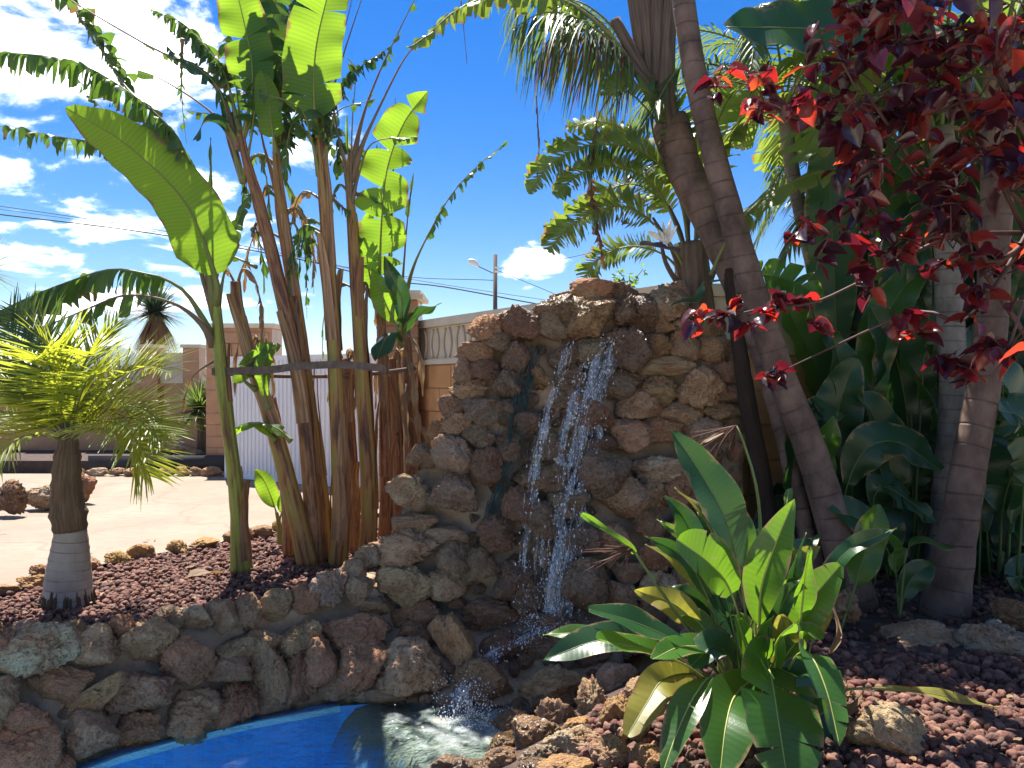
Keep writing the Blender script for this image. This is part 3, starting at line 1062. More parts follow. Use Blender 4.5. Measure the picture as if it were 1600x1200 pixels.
def place_rock(parent, c, w, h, depth, ang=0.0, tint=TAN, wet=False, name='stone', rnd=random):
    """A stone with half-extents from w x h (as seen from the front), tilted by ang in that view."""
    me = rnd.choice(ROCK_WET if wet else ROCK_DRY)
    o = bpy.data.objects.new(name, me)
    C.objects.link(o)
    o.parent = parent
    o.location = Vector(c) - (Vector(parent.location) if parent else Vector((0, 0, 0)))
    q = Quaternion((0, 1, 0), -ang)
    # permute axes for variety: rotate the mesh by 90 degree steps inside
    k = rnd.choice(((0, 0, 0), (0, 0, math.pi), (0, math.pi, 0), (math.pi, 0, 0)))
    from mathutils import Euler
    o.rotation_mode = 'QUATERNION'
    o.rotation_quaternion = q @ Euler(k).to_quaternion()
    o.scale = (w / 2, depth / 2, h / 2)
    j = rnd.uniform(0.8, 1.2)
    o.color = (tint[0] * j * rnd.uniform(.93, 1.07), tint[1] * j * rnd.uniform(.93, 1.07), tint[2] * j * rnd.uniform(.9, 1.1), 1)
    return o


# photo x, y, width, height, tint, tilt (degrees)
WF = [(935, 452, 80, 40, RED, 0), (908, 464, 50, 34, OCH, 0), (968, 462, 46, 34, TAN, 0), (1052, 462, 50, 44, GREY, 40), (985, 470, 40, 30, TAN, 0), (880, 470, 44, 30, RED, 0), (913, 493, 88, 66, OCH, 10), (863, 483, 62, 46, TAN, 0), (852, 512, 60, 44, TAN, -8), (811, 507, 62, 52, RED, 5), (975, 485, 62, 60, TAN, 0),
      (1013, 480, 46, 48, GREY, 20), (1047, 477, 64, 66, GREY, 60), (1002, 512, 46, 30, RED, 0), (1035, 510, 44, 32, TAN, 0), (1062, 513, 34, 34, LIGHT, 0), (1018, 543, 54, 50, OCH, 0), (977, 548, 64, 62, DARK, 0),
      (1062, 540, 52, 48, TAN, 0), (1107, 550, 66, 46, TAN, 0), (1100, 515, 60, 44, TAN, 0), (923, 547, 58, 44, LIGHT, 20), (1033, 574, 94, 30, LIGHT, 3), (1100, 572, 48, 24, GREY, -8), (1137, 587, 56, 38, TAN, -20), (1090, 607, 74, 62, TAN, 0),
      (970, 597, 74, 50, GREY, 0), (1027, 613, 60, 50, TAN, -20), (997, 638, 66, 50, TAN, 0), (1063, 647, 64, 36, TAN, 0), (1127, 643, 72, 30, TAN, 4), (1140, 618, 44, 34, DARK, 0), (917, 650, 78, 50, RED, 0), (890, 627, 48, 36, LIGHT, 0),
      (890, 597, 44, 38, TAN, 0), (880, 560, 44, 40, GREY, 0), (837, 587, 44, 42, OCH, 0), (810, 560, 46, 50, DARK, 0), (805, 595, 44, 44, TAN, 0), (977, 680, 78, 50, TAN, 0), (1033, 671, 62, 40, RED, 5), (1093, 668, 62, 46, GREY, 0), (823, 662, 50, 48, DARK, 0),
      (853, 702, 68, 56, GREY, 0), (843, 745, 84, 46, TAN, 0), (943, 735, 84, 76, GREY, 0), (1030, 727, 88, 46, LIGHT, 5), (1020, 770, 60, 64, TAN, 0), (973, 775, 76, 62, TAN, 0), (1068, 765, 68, 56, RED, 0), (810, 787, 68, 56, RED, 0),
      (887, 780, 60, 52, LIGHT, 0), (930, 692, 62, 40, DARK, 0), (758, 517, 56, 44, RED, 10), (793, 503, 42, 42, RED, 0), (741, 551, 56, 36, RED, 0), (783, 537, 50, 34, TAN, 0), (721, 583, 38, 44, DARK, 0), (757, 581, 52, 38, RED, 0),
      (734, 608, 56, 34, TAN, 0), (706, 633, 44, 42, DARK, 0), (756, 638, 62, 50, GREY, 0), (793, 600, 42, 42, GREY, 0), (717, 664, 48, 38, TAN, 0), (685, 668, 40, 34, RED, 0), (758, 684, 66, 42, GREY, 0), (708, 714, 66, 64, GREY, 0), (766, 724, 58, 58, RED, 0),
      (660, 717, 52, 44, DARK, 0), (643, 762, 66, 46, TAN, 0), (713, 775, 86, 68, TAN, 0), (664, 784, 38, 30, GREY, 0), (793, 648, 40, 46, DARK, 0), (800, 700, 44, 50, DARK, 0), (650, 815, 64, 44, TAN, 0), (633, 856, 102, 60, TAN, 0), (577, 868, 38, 38, GREY, 0),
      (716, 874, 62, 64, TAN, 0), (693, 836, 76, 38, GREY, 0), (634, 908, 82, 62, TAN, 0), (694, 914, 68, 48, TAN, 0), (750, 884, 58, 56, TAN, 0), (777, 832, 56, 54, RED, 0), (845, 810, 56, 60, TAN, 0), (850, 862, 40, 44, OCH, 0), (900, 910, 82, 80, TAN, 0), (905, 845, 60, 54, GREY, 0),
      (980, 887, 48, 42, TAN, 0), (970, 930, 58, 58, LIGHT, 0), (1030, 923, 62, 66, LIGHT, 0), (1064, 903, 58, 52, TAN, 0), (1030, 865, 64, 56, RED, 0), (955, 840, 60, 50, TAN, 0), (1010, 815, 56, 44, DARK, 0), (1075, 830, 60, 60, DARK, 0), (1100, 720, 60, 50, DARK, 0), (1120, 780, 66, 60, DARK, 0), (1110, 860, 66, 64, DARK, 0), (1120, 930, 70, 60, DARK, 0),
      (770, 957, 88, 46, RED, 0), (860, 973, 84, 48, RED, 0), (785, 1007, 70, 48, RED, 0), (828, 1003, 76, 40, TAN, 0), (885, 1008, 60, 44, TAN, 0), (755, 1064, 84, 72, OCH, 0), (830, 925, 60, 60, DARK, 0), (800, 900, 56, 60, DARK, 0), (860, 1066, 96, 54, TAN, 0), (945, 985, 60, 46, TAN, 0), (1000, 990, 64, 44, LIGHT, 0),
      (660, 960, 96, 46, RED, 0), (645, 988, 70, 44, RED, 0), (710, 998, 58, 82, OCH, 18), (640, 1040, 118, 92, TAN, -8), (580, 946, 54, 34, TAN, 0)]
RW = [(567, 915, 46, 54, GREY, 0), (552, 895, 42, 44, GREY, 0), (521, 918, 56, 60, GREY, 10), (482, 934, 46, 46, RED, 0), (434, 942, 48, 44, TAN, 30), (553, 985, 96, 66, RED, 0), (563, 1034, 88, 78, RED, 5), (470, 994, 68, 56, TAN, 0), (496, 1032, 62, 76, RED, 0),
      (428, 1042, 58, 94, TAN, 10), (467, 1062, 56, 84, RED, 0), (417, 1000, 56, 46, TAN, 0), (77, 1013, 108, 80, LIGHT, 10), (10, 1013, 60, 62, RED, 0), (160, 1011, 88, 66, TAN, 0), (236, 1000, 92, 74, TAN, 30), (304, 961, 56, 42, LIGHT, 0), (354, 957, 50, 44, TAN, 0),
      (388, 950, 46, 46, TAN, 0), (296, 1031, 82, 82, RED, 0), (373, 1012, 68, 52, TAN, 0), (113, 1064, 78, 58, RED, 0), (10, 1084, 60, 66, TAN, 0), (141, 1087, 124, 44, OCH, 36), (221, 1077, 98, 66, TAN, 0), (44, 1121, 80, 58, RED, 0), (308, 1108, 98, 78, TAN, 0),
      (217, 1138, 84, 56, RED, 0), (144, 1144, 80, 78, TAN, 10), (50, 1165, 100, 82, RED, 20), (373, 1096, 68, 66, RED, 0), (363, 1044, 68, 48, TAN, 0), (530, 1072, 60, 40, TAN, 0), (420, 1095, 50, 40, TAN, 0), (-30, 1050, 70, 60, TAN, 0), (-40, 1120, 70, 70, RED, 0), (120, 985, 46, 40, TAN, 0), (195, 978, 44, 38, RED, 0), (265, 970, 44, 40, TAN, 0), (40, 990, 50, 40, TAN, 0), (-20, 985, 50, 40, TAN, 0), (100, 1190, 60, 50, RED, 0), (600, 1085, 70, 34, TAN, 0)]
_r = random.Random(19)
for _i in range(5):
    for _j in range(4):
        _x = -95 - _i * 64 + _r.uniform(-12, 12)
        _y = 1012 + (-95 - _x) * .27 + _j * 70 + _r.uniform(-8, 8)
        RW.append((_x, _y, _r.uniform(62, 90), _r.uniform(56, 80), _r.choice((TAN, RED, GREY, LIGHT)), _r.uniform(-20, 20)))
WET_PX = [[(965, 520), (935, 560), (915, 620), (905, 660), (900, 700), (890, 760), (880, 800), (870, 900), (862, 960), (800, 1010), (755, 1060)], [(885, 535), (870, 590), (850, 650), (842, 700), (825, 800), (815, 900), (830, 970)],
          [(825, 545), (810, 620), (795, 700), (775, 780), (760, 850)]]


def is_wet(x, y, r=64):
    for line in WET_PX:
        for (a, b), (c, d) in zip(line, line[1:]):
            t = max(0, min(1, ((x - a) * (c - a) + (y - b) * (d - b)) / ((c - a) ** 2 + (d - b) ** 2)))
            if math.hypot(x - a - t * (c - a), y - b - t * (d - b)) < r: return True
    return False


def inside(poly, x, y):
    r = False
    j = len(poly) - 1
    for i in range(len(poly)):
        (a, b), (c, d) = poly[i], poly[j]
        if (b > y) != (d > y) and x < (c - a) * (y - b) / (d - b) + a: r = not r
        j = i
    return r


def stone_face(name, label, cat, stones, poly, origin, filler, depth_back, fr, sink=0.0):
    t = thing(name, origin, label, cat)
    rnd = random.Random(5)
    taken = []
    for (x, y, w, h, tint, tilt) in stones:
        if w == 0: continue
        c = on_face(x, y)
        s = c.y / F
        dep = min(w, h) * s * rnd.uniform(0.9, 1.2)
        c.y += -dep * 0.22 + rnd.uniform(-.02, .02)
        place_rock(t, c, w * s * 1.17, h * s * 1.17, dep, math.radians(tilt + rnd.uniform(-5, 5)), tint, is_wet(x, y), 'stone', rnd)
        taken.append((x, y, w, h))
    xs = [p[0] for p in poly]; ys = [p[1] for p in poly]
    n = 0
    for _ in range(6000):
        if n >= filler: break
        x, y = rnd.uniform(min(xs), max(xs)), rnd.uniform(min(ys), max(ys))
        if not inside(poly, x, y): continue
        w, h = rnd.uniform(*fr), rnd.uniform(fr[0] * .8, fr[1] * .8)
        if any(((x - a) / ((w + c) * .46)) ** 2 + ((y - b) / ((h + d) * .46)) ** 2 < 1 for a, b, c, d in taken): continue
        c = on_face(x, y); s = c.y / F
        dep = min(w, h) * s
        c.y += 0.0
        place_rock(t, c, w * s * 1.1, h * s * 1.1, dep, rnd.uniform(-.5, .5), rnd.choice((TAN, RED, GREY, TAN, DARK)), is_wet(x, y), 'stone', rnd)
        taken.append((x, y, w, h)); n += 1
    # mortar body behind the stones
    st = 9
    bm = bmesh.new()
    vid = {}
    for yy in range(int(min(ys)), int(max(ys)) + st, st):
        for xx in range(int(min(xs)), int(max(xs)) + st, st):
            if not inside(poly, xx, yy): continue
            ids = []
            for (x, y) in ((xx, yy), (xx + st, yy), (xx + st, yy + st), (xx, yy + st)):
                if (x, y) not in vid:
                    c = on_face(x, y)
                    c.y += 0.012 - sink + 0.06 * noise.fractal(c * 5, 1, 2, 3) + 0.03 * noise.noise(c * 17)
                    vid[(x, y)] = bm.verts.new(c - Vector(origin))
                ids.append(vid[(x, y)])
            bm.faces.new(ids)
    bm.normal_update()
    r = bmesh.ops.extrude_face_region(bm, geom=bm.faces[:])
    for v in r['geom']:
        if isinstance(v, bmesh.types.BMVert): v.co.y += depth_back
    bmesh.ops.recalc_face_normals(bm, faces=bm.faces[:])
    me = bpy.data.meshes.new('mortar'); bm.to_mesh(me); bm.free()
    me.materials.append(M['mortar'])
    me.polygons.foreach_set('use_smooth', np.ones(len(me.polygons), dtype=bool))
    o = bpy.data.objects.new('mortar', me); C.objects.link(o); o.parent = t
    return t


WF_POLY = [(735, 525), (760, 508), (800, 495), (880, 475), (930, 468), (1000, 478), (1060, 470), (1120, 500), (1150, 560), (1165, 640), (1160, 760), (1150, 980), (1000, 1010), (920, 1090), (800, 1120), (700, 1100), (600, 1095), (585, 1000), (580, 930), (600, 860), (625, 800), (645, 745), (680, 690), (705, 640), (722, 580)]
RW_POLY = [(-330, 1075), (-200, 1035), (-90, 1008), (60, 1003), (150, 1000), (300, 975), (420, 955), (520, 920), (570, 900), (600, 930), (605, 1020), (610, 1095), (530, 1092), (380, 1118), (200, 1165), (90, 1200), (-90, 1262), (-400, 1345)]
stone_face('waterfall_rockwork', 'tall stacked rough limestone waterfall wall with wet dark centre', 'rock wall', WF, WF_POLY, (0.3, 5.6, -0.6), 150, 0.45, (16, 38), -0.04)
stone_face('retaining_wall', 'low mortared rough stone wall sloping down to the blue pool', 'stone wall', RW, RW_POLY, (-1.9, 4.9, -0.6), 40, 0.3, (22, 44), 0.015)


def wet_rim():
    mb = MB()
    W = smooth([Vector((-3.6, 3.86, 0)), Vector((-2.62, 4.33, 0)), Vector((-2.36, 4.58, 0)), Vector((-1.79, 4.97, 0)), Vector((-1.21, 5.22, 0)), Vector((-.9, 5.26, 0))], 150)
    rows = [[] for _ in range(7)]
    for i, p in enumerate(W):
        for r, (dy, z, am) in enumerate(((.0, -.70, .2), (.01, -.62, .4), (.03, -.595, .6), (.05, -.58, .8), (.075, -.565, 1), (.12, -.53, 1), (.18, -.46, .5))):
            k = am * (.05 * noise.noise(p * 3) + .035 * noise.noise(p * 9 + Vector((0, 0, r))))
            rows[r].append((p.x + .02, p.y + dy + k, z + .5 * k))
    mb.grid(rows)
    o = mb.build('wet_mortar_rim', 'wet_mortar'); o['kind'] = 'structure'


wet_rim()


# stone kerb along the patio edge, far kerb, loose rocks
def edging():
    t = thing('stone_edging', (*EDGE[4], 0), 'row of small orange edging stones between patio and gravel bed', 'stone edging')
    rnd = random.Random(3)
    path = smooth([Vector((x, y, 0)) for x, y in EDGE[1:-1]], 200)
    s = 0; i = 0
    acc = 0
    nxt = 0.1
    for k in range(1, 200):
        acc += (path[k] - path[k - 1]).length
        if acc >= nxt:
            w = rnd.uniform(0.16, 0.34)
            dv = (path[k] - path[k - 1]).normalized()
            h = rnd.uniform(0.11, 0.2)
            place_rock(t, path[k] + Vector((0, 0, 0.03)), w, h, rnd.uniform(.14, .22), rnd.uniform(-.15, .15), rnd.choice((OCH, OCH, TAN, RED)), False, 'stone', rnd)
            nxt = acc + w * 0.92
    t2 = thing('rockery_kerb', (P(250, 600, 13.0).x, 13.0, 0), 'pale stone kerb along the far edge of the patio below black planter', 'stone edging')
    x = P(120, 600, 13).x
    while x < P(352, 600, 13).x:
        w = rnd.uniform(.2, .42)
        place_rock(t2, Vector((x + w / 2, 12.9 + rnd.uniform(-.05, .05), 0.07)), w * 1.05, rnd.uniform(.16, .26), .25, 0, rnd.choice((LIGHT, TAN, OCH)), False, 'stone', rnd)
        x += w * .95
    mb = MB()
    p0, p1 = P(140, 600, 13.35), P(352, 600, 13.35)
    mb.box((p0.x, 13.3, 0), (p1.x, 13.38, 0.32))
    tag(mb.build('planter_edge', 'black_edge', origin=((p0.x + p1.x) / 2, 13.34, 0)), 'low black planter board behind the pale stone kerb', 'planter')
    mb = MB(); mb.box((p0.x - 3, 13.385, 0), (p1.x, 15.5, 0.22)); mb.build('planter_soil', 'soil', flat=True)['kind'] = 'structure'
    labs = ['flat grey boulder at the front of the rockery', 'rounded pale boulder in the middle of the rockery', 'small upright grey rock below the yucca trunk', 'dark boulder beside the bushy yucca', 'broad whitish rock near the white gate', 'small grey rock leaning on the pale boulder']
    for (x, y, w, h), lb in zip(((235, 706, 46, 22), (268, 698, 40, 26), (233, 690, 24, 30), (287, 704, 36, 20), (306, 712, 40, 18), (255, 712, 30, 16)), labs):
        d = 13.9
        c = P(x, y, d); s = d / F
        tag(place_rock(None, c, w * s * 1.2, h * s * 1.3, .45, 0, rnd.choice((GREY, LIGHT)), False, 'boulder', rnd), lb, 'boulder', 'rockery boulders')
    lst = [((1425, 1010), 150, 84, 4.75, GREY, 'large dark boulder lying in shade behind the lava gravel'), ((1560, 1010), 130, 90, 4.6, GREY, 'broad shaded boulder against the frame edge beside the palm trunks'), ((1585, 955), 70, 60, 4.9, DARK, 'smaller dark rock perched behind the two shaded boulders'),
           ((1310, 940), 60, 60, 4.9, TAN, 'brown rock half hidden behind the bird of paradise leaves')]
    for (x, y), w, h, d, tint, lb in lst:
        c = P(x, y, d); s = d / F
        tag(place_rock(None, c, w * s, h * s, .5, 0, tint, False, 'boulder', rnd), lb, 'boulder', 'boulders under the trees')
    # slab in front
    c = P(1385, 1150, 3.35); s = 3.35 / F
    o = place_rock(None, c, 170 * s, 110 * s, .34, math.radians(-24), (.55, .42, .24), False, 'slab_rock', rnd)
    tag(o, 'sunlit yellow sandstone slab at the front of the gravel', 'rock')
    # rocks of the pool-side bank
    bank = [(967, 1063, 68, 54, LIGHT), (930, 1100, 56, 76, LIGHT), (968, 1118, 58, 58, OCH), (873, 1122, 68, 58, TAN), (833, 1152, 90, 66, OCH), (893, 1168, 116, 52, LIGHT), (883, 1200, 80, 50, OCH), (990, 1146, 48, 64, LIGHT), (950, 1185, 68, 56, TAN), (1010, 1190, 50, 44, OCH), (780, 1190, 70, 50, OCH), (740, 1205, 60, 40, TAN), (1000, 1085, 50, 44, TAN), (1040, 1050, 54, 44, TAN), (1110, 1010, 50, 46, OCH), (1075, 1000, 54, 46, TAN), (905, 1060, 60, 46, TAN),
            (845, 1105, 40, 34, TAN), (1030, 1110, 44, 36, OCH), (830, 1215, 60, 46, TAN), (1320, 1090, 44, 40, OCH), (1330, 1140, 44, 50, TAN), (795, 1128, 62, 34, TAN), (865, 1090, 70, 44, TAN), (905, 1135, 50, 40, OCH), (790, 1165, 54, 34, OCH), (850, 1185, 70, 44, LIGHT), (700, 1200, 60, 34, TAN)]
    t3 = thing('bank_rockwork', (0.35, 4.2, -0.4), 'sunlit orange limestone rocks stepping down the bank into the pool', 'rock bank')
    for (x, y, w, h, tint) in bank:
        # where the sight line meets the bank
        d = 3.0
        while d < 5.6:
            p = P(x, y, d)
            if p.z <= max(-0.56, bank_z(p.x, p.y) + 0.03): break
            d += 0.02
        p = P(x, y, d); s = d / F
        place_rock(t3, p, w * s * 1.15, h * s * 1.15, min(w, h) * s * 1.1, rnd.uniform(-.3, .3), tint, x < 860 and y > 1100, 'stone', rnd)
    # rocks at the far left of the patio
    for x, y, w, h, d, tint, lb in ((14, 778, 56, 54, 8.95, (.16, .09, .06), 'dark rounded boulder on the patio at the frame edge'), (80, 772, 104, 46, 9.4, LIGHT, 'long pale gnarled rock lying behind the small palm trunk'), (130, 757, 40, 52, 9.9, RED, 'reddish upright rock just beyond the small palm trunk')):
        c = P(x, y, d); c.z = max(c.z, h * d / F * .42)
        tag(place_rock(None, c, w * d / F * 1.1, h * d / F * 1.1, .3, 0, tint, False, 'boulder', rnd), lb, 'boulder', 'patio boulders')


edging()


# ---- lava gravel
def pebbles(name, label, spots, parent=None):
    """spots: list of (x, y, z, size). All in one mesh of small lumpy stones."""
    bm = bmesh.new(); bmesh.ops.create_icosphere(bm, subdivisions=2, radius=1.0)
    bv = np.array([v.co[:] for v in bm.verts]); bf = np.array([[v.index for v in f.verts] for f in bm.faces]); bm.free()
    rng = np.random.default_rng(4)
    n = len(spots)
    sp = np.array(spots)
    shapes = []
    for k in range(12):
        pl = rng.normal(size=(7, 3)); pl /= np.linalg.norm(pl, axis=1)[:, None]
        h = rng.uniform(.55, .95, 7)
        c = np.maximum(bv @ pl.T, 0.05)
        r = np.minimum((h / c).min(axis=1), 1.05) * rng.uniform(.9, 1.1, len(bv))
        shapes.append(bv * r[:, None])
    shapes = np.array(shapes)
    V = shapes[rng.integers(0, 12, n)]
    V = V * rng.uniform(.65, 1.25, (n, 1, 3)) * sp[:, 3][:, None, None]
    a = rng.uniform(0, 6.28, n); b = rng.uniform(-.6, .6, n)
    ca, sa, cb, sb = np.cos(a), np.sin(a), np.cos(b), np.sin(b)
    R1 = np.zeros((n, 3, 3)); R1[:, 0, 0] = ca; R1[:, 0, 1] = -sa; R1[:, 1, 0] = sa; R1[:, 1, 1] = ca; R1[:, 2, 2] = 1
    R2 = np.zeros((n, 3, 3)); R2[:, 0, 0] = 1; R2[:, 1, 1] = cb; R2[:, 1, 2] = -sb; R2[:, 2, 1] = sb; R2[:, 2, 2] = cb
    V = np.einsum('nij,nkj->nki', R1 @ R2, V) + sp[:, None, :3]
    Fc = bf[None] + (np.arange(n) * len(bv))[:, None, None]
    me = bpy.data.meshes.new(name)
    V = V.reshape(-1, 3); Fc = Fc.reshape(-1, 3)
    me.vertices.add(len(V)); me.vertices.foreach_set('co', V.ravel())
    me.loops.add(Fc.size); me.loops.foreach_set('vertex_index', Fc.ravel().astype(np.int32))
    me.polygons.add(len(Fc)); me.polygons.foreach_set('loop_start', np.arange(0, Fc.size, 3, dtype=np.int32))
    me.update(calc_edges=True)
    me.materials.append(M['lava_pebble'])
    o = bpy.data.objects.new(name, me); C.objects.link(o)
    tag(o, label, 'gravel', kind='stuff')


def gravel():
    rnd = random.Random(9)
    bed = CREST + [(-.6, 5.95), (-.4, 7.4), (-1.2, 8.6)] + EDGE[::-1][2:]
    bed = [tuple(p) for p in bed]
    sp = []
    while len(sp) < 9000:
        x, y = rnd.uniform(-4.6, -.4), rnd.uniform(4.2, 8.6)
        if not inside(bed, x, y): continue
        if x < -.72 * y - .1: continue
        sp.append((x, y, rnd.uniform(-.035, 0.0), rnd.uniform(.011, .030)))
    pebbles('gravel', 'reddish brown lava gravel round the small palm and bananas', sp)
    sp = []
    while len(sp) < 5200:
        y = rnd.uniform(2.2, 6.4) if rnd.random() < .5 else rnd.uniform(2.5, 4.4)
        x = rnd.uniform(.3, min(4.6, .75 * y + .2))
        z = bank_z(x, y)
        if z < -.22: continue
        sp.append((x, y, z + rnd.uniform(0, .02), rnd.uniform(.014, .034)))
    pebbles('gravel', 'dark red lava gravel under the bird of paradise plant', sp)


gravel()

# ------------------------------------------------------------------ plants: builders
UP = Vector((0, 0, 1))
DOWN = Vector((0, 0, -1))
CAMN = Vector((0, -1, 0.25)).normalized()


def profile(kind, t):
    if kind == 'banana':
        return min(1.0, (t / 0.10 + 0.12)) ** 0.6 * max(0.0, 1 - t ** 5) ** 0.75
    if kind == 'paddle':
        return max(0.0, math.sin(math.pi * min(1, t * 0.93 + 0.05))) ** 0.62
    if kind == 'lance':
        return max(0.0, math.sin(math.pi * t ** 0.85)) ** 0.85
    return 1.0


def blade(mb, mid, width, nrm=CAMN, u0=0.2, kind='banana', cuts=0, droop=0.15, fold=0.25, wave=0.02, lean=0.25, rib=0.011, seed=0,
          nv=5, nu=34, keep=1.0, sides=(1, 1), ragged=0.0, mats=(0, 1), gap=0.12, rib_tip=0.2, curl=0.0, base=0.0):
    """Leaf: stalk and midrib along mid; blade (half-width width) from fraction u0 to the tip, cut into strips that droop."""
    rnd = random.Random(seed)
    n = 44
    path = smooth(mid, n)
    T, Sv, Nv = [], [], []
    for i in range(n):
        t = (path[min(i + 1, n - 1)] - path[max(0, i - 1)]).normalized()
        s = t.cross(nrm)
        if s.length < 0.15: s = t.cross(Vector((0.3, -0.5, 0.8)))
        s.normalize()
        T.append(t); Sv.append(s); Nv.append(s.cross(t).normalized())
    L = sum((path[i + 1] - path[i]).length for i in range(n - 1))
    rad = [rib * (1.0 - (1 - rib_tip) * (i / (n - 1)) ** 0.8 + base * max(0, 1 - i / (n - 1) / 0.4) ** 2) for i in range(n)]
    sub = path[::2] + ([path[-1]] if (n - 1) % 2 else [])
    mb.tube(sub, (rad[::2] + [rad[-1]])[:len(sub)], 6, mats[1])

    def at(u):
        f = max(0, min(n - 1.001, u * (n - 1)))
        i = int(f); k = f - i
        return path[i].lerp(path[i + 1], k), T[i].lerp(T[i + 1], k), Sv[i].lerp(Sv[i + 1], k), Nv[i].lerp(Nv[i + 1], k)
    for sgn, on in ((1, sides[0]), (-1, sides[1])):
        if not on: continue
        if cuts:
            b = sorted([0.0, 1.0] + [(k + rnd.uniform(.15, .85)) / (cuts) for k in range(cuts)])
        else:
            b = [0.0, 1.0]
        for a0, a1 in zip(b, b[1:]):
            if a1 - a0 < 0.004: continue
            if cuts and rnd.random() > keep: continue
            ns = max(1, int(round((a1 - a0) * nu)))
            xd = rnd.uniform(-.35, .8) * droop if cuts else 0
            lk = 1 - ragged * rnd.random()
            tw = rnd.uniform(-.5, .5) * min(1, cuts / 12) if cuts else 0
            rows, uvs = [], []
            for k in range(ns + 1):
                tt = a0 + (a1 - a0) * k / ns
                row, uvr = [], []
                u = u0 + (1 - u0) * tt
                p0, t0, s0, n0 = at(u)
                w = width * profile(kind, tt) * on * lk
                side = s0 * sgn
                pos = p0 + n0 * 0.0
                c = (k / ns - .5)
                row.append(pos.copy()); uvr.append((u * L, 0.0))
                for j in range(1, nv + 1):
                    v = j / nv
                    kk = min(0.97, max(0.0, (droop + xd) * (0.25 + 1.1 * v)))
                    dr = side * math.cos(fold) + n0 * math.sin(fold)
                    dr = (dr * (1 - kk) + DOWN * kk)
                    dr = dr + n0 * (curl * v)
                    dr = dr + t0 * (lean * (1 - 0.5 * v) - (gap * v * c * 2.2 if cuts else 0))
                    if cuts: dr = dr + n0 * (tw * c * 1.6)
                    dr.normalize()
                    pos = pos + dr * (w / nv)
                    q = pos + n0 * (wave * math.sin(u * L * 21 + sgn * 1.3 + seed) * v)
                    row.append(q); uvr.append((u * L, v * sgn))
                rows.append(row); uvs.append(uvr)
            mb.grid(rows, mats[0], uvs)


def leaf(parent, mid, width, mats=('banana_leaf', 'rib'), name='leaf', label=None, **kw):
    mb = MB()
    blade(mb, mid, width, **kw)
    o = mb.build(name, mats, parent)
    if label: o['label'] = label
    return o


def frond(parent, mid, n=34, length=0.45, w=0.02, mats=('palm_leaflet', 'rib'), droop=0.25, ang=0.9, nrm=UP, u0=0.18, rib=0.014, seed=0, vee=0.35, name='frond', keep=1.0, jag=0.15):
    rnd = random.Random(seed)
    mb = MB()
    N = 50
    path = smooth(mid, N)
    mb.tube(path[::2] + [path[-1]], [rib * (1 - .8 * i / 25) for i in range(len(path[::2]) + 1)], 5, 1)
    for k in range(n):
        u = u0 + (1 - u0) * (k + .5) / n
        i = min(N - 2, int(u * (N - 1)))
        t = (path[i + 1] - path[max(0, i - 1)]).normalized()
        s = t.cross(nrm)
        if s.length < .1: s = t.cross(Vector((.4, -.7, .3)))
        s.normalize(); nn = s.cross(t)
        tt = (u - u0) / (1 - u0)
        ln = length * (0.55 + .45 * math.sin(math.pi * min(1, tt * .85 + .12))) * (1 if tt < .8 else 1 - (tt - .8) * 2.2)
        for sg in (1, -1):
            if rnd.random() > keep: continue
            a = ang * (1 - .45 * tt) + rnd.uniform(-jag, jag)
            d = (t * math.cos(a) + s * sg * math.sin(a) + nn * (vee + rnd.uniform(-.12, .12))).normalized()
            l_ = ln * rnd.uniform(.82, 1.1)
            wd = (d.cross(nn)).normalized()
            dr = droop * rnd.uniform(.5, 1.5)
            prev = path[i].copy()
            rows, uvs = [], []
            S_ = 5
            for j in range(S_ + 1):
                v = j / S_
                ww = w * (1 - v ** 2.2) * (0.55 + .45 * min(1, v * 5)) + .0008
                dd = (d + DOWN * dr * v * 1.6).normalized()
                if j: prev = prev + dd * (l_ / S_)
                rows.append([prev - wd * ww, prev - nn * ww * .35, prev + wd * ww]); uvs.append([(v, -.3), (v, 0), (v, .3)])
            mb.grid(rows, 0, uvs)
    return mb.build(name, mats, parent)


def px(pts, d, dd=0.0):
    """Photo points -> world at depth d (going to d+dd along the list); a third number is an own offset."""
    n = max(1, len(pts) - 1)
    return [P(p[0], p[1], d + dd * i / n + (p[2] if len(p) > 2 else 0)) for i, p in enumerate(pts)]


def stem(parent, pts, rpx, d, mat, name='stem', segs=14, n=40, lump=0.06, seed=0, rings=0, dd=0.0):
    path = smooth(px(pts, d, dd), n)
    m = len(rpx) - 1
    mb = MB()
    rad = []
    for i in range(n):
        t = i / (n - 1) * m
        k = min(m - 1, int(t))
        r = (rpx[k] + (rpx[k + 1] - rpx[k]) * (t - k)) * d / F
        if rings:
            ph = (i / (n - 1) * rings) % 1
            r *= 1 + 0.05 * (1 - abs(2 * ph - 1)) - 0.025
        rad.append(r)
    mb.tube(path, rad, segs)
    if lump:
        k = 0
        for i in range(n):
            for j in range(segs):
                v = Vector(mb.v[k]); c = path[i]
                f = 1 + lump * (noise.noise(Vector((j * 0.9 + seed, i * 0.12, seed))) + .6 * noise.noise(Vector((math.cos(j) * 3, i * 0.5, seed + 4))))
                mb.v[k] = tuple(c + (v - c) * f); k += 1
    return mb.build(name, mat, parent), path, rad


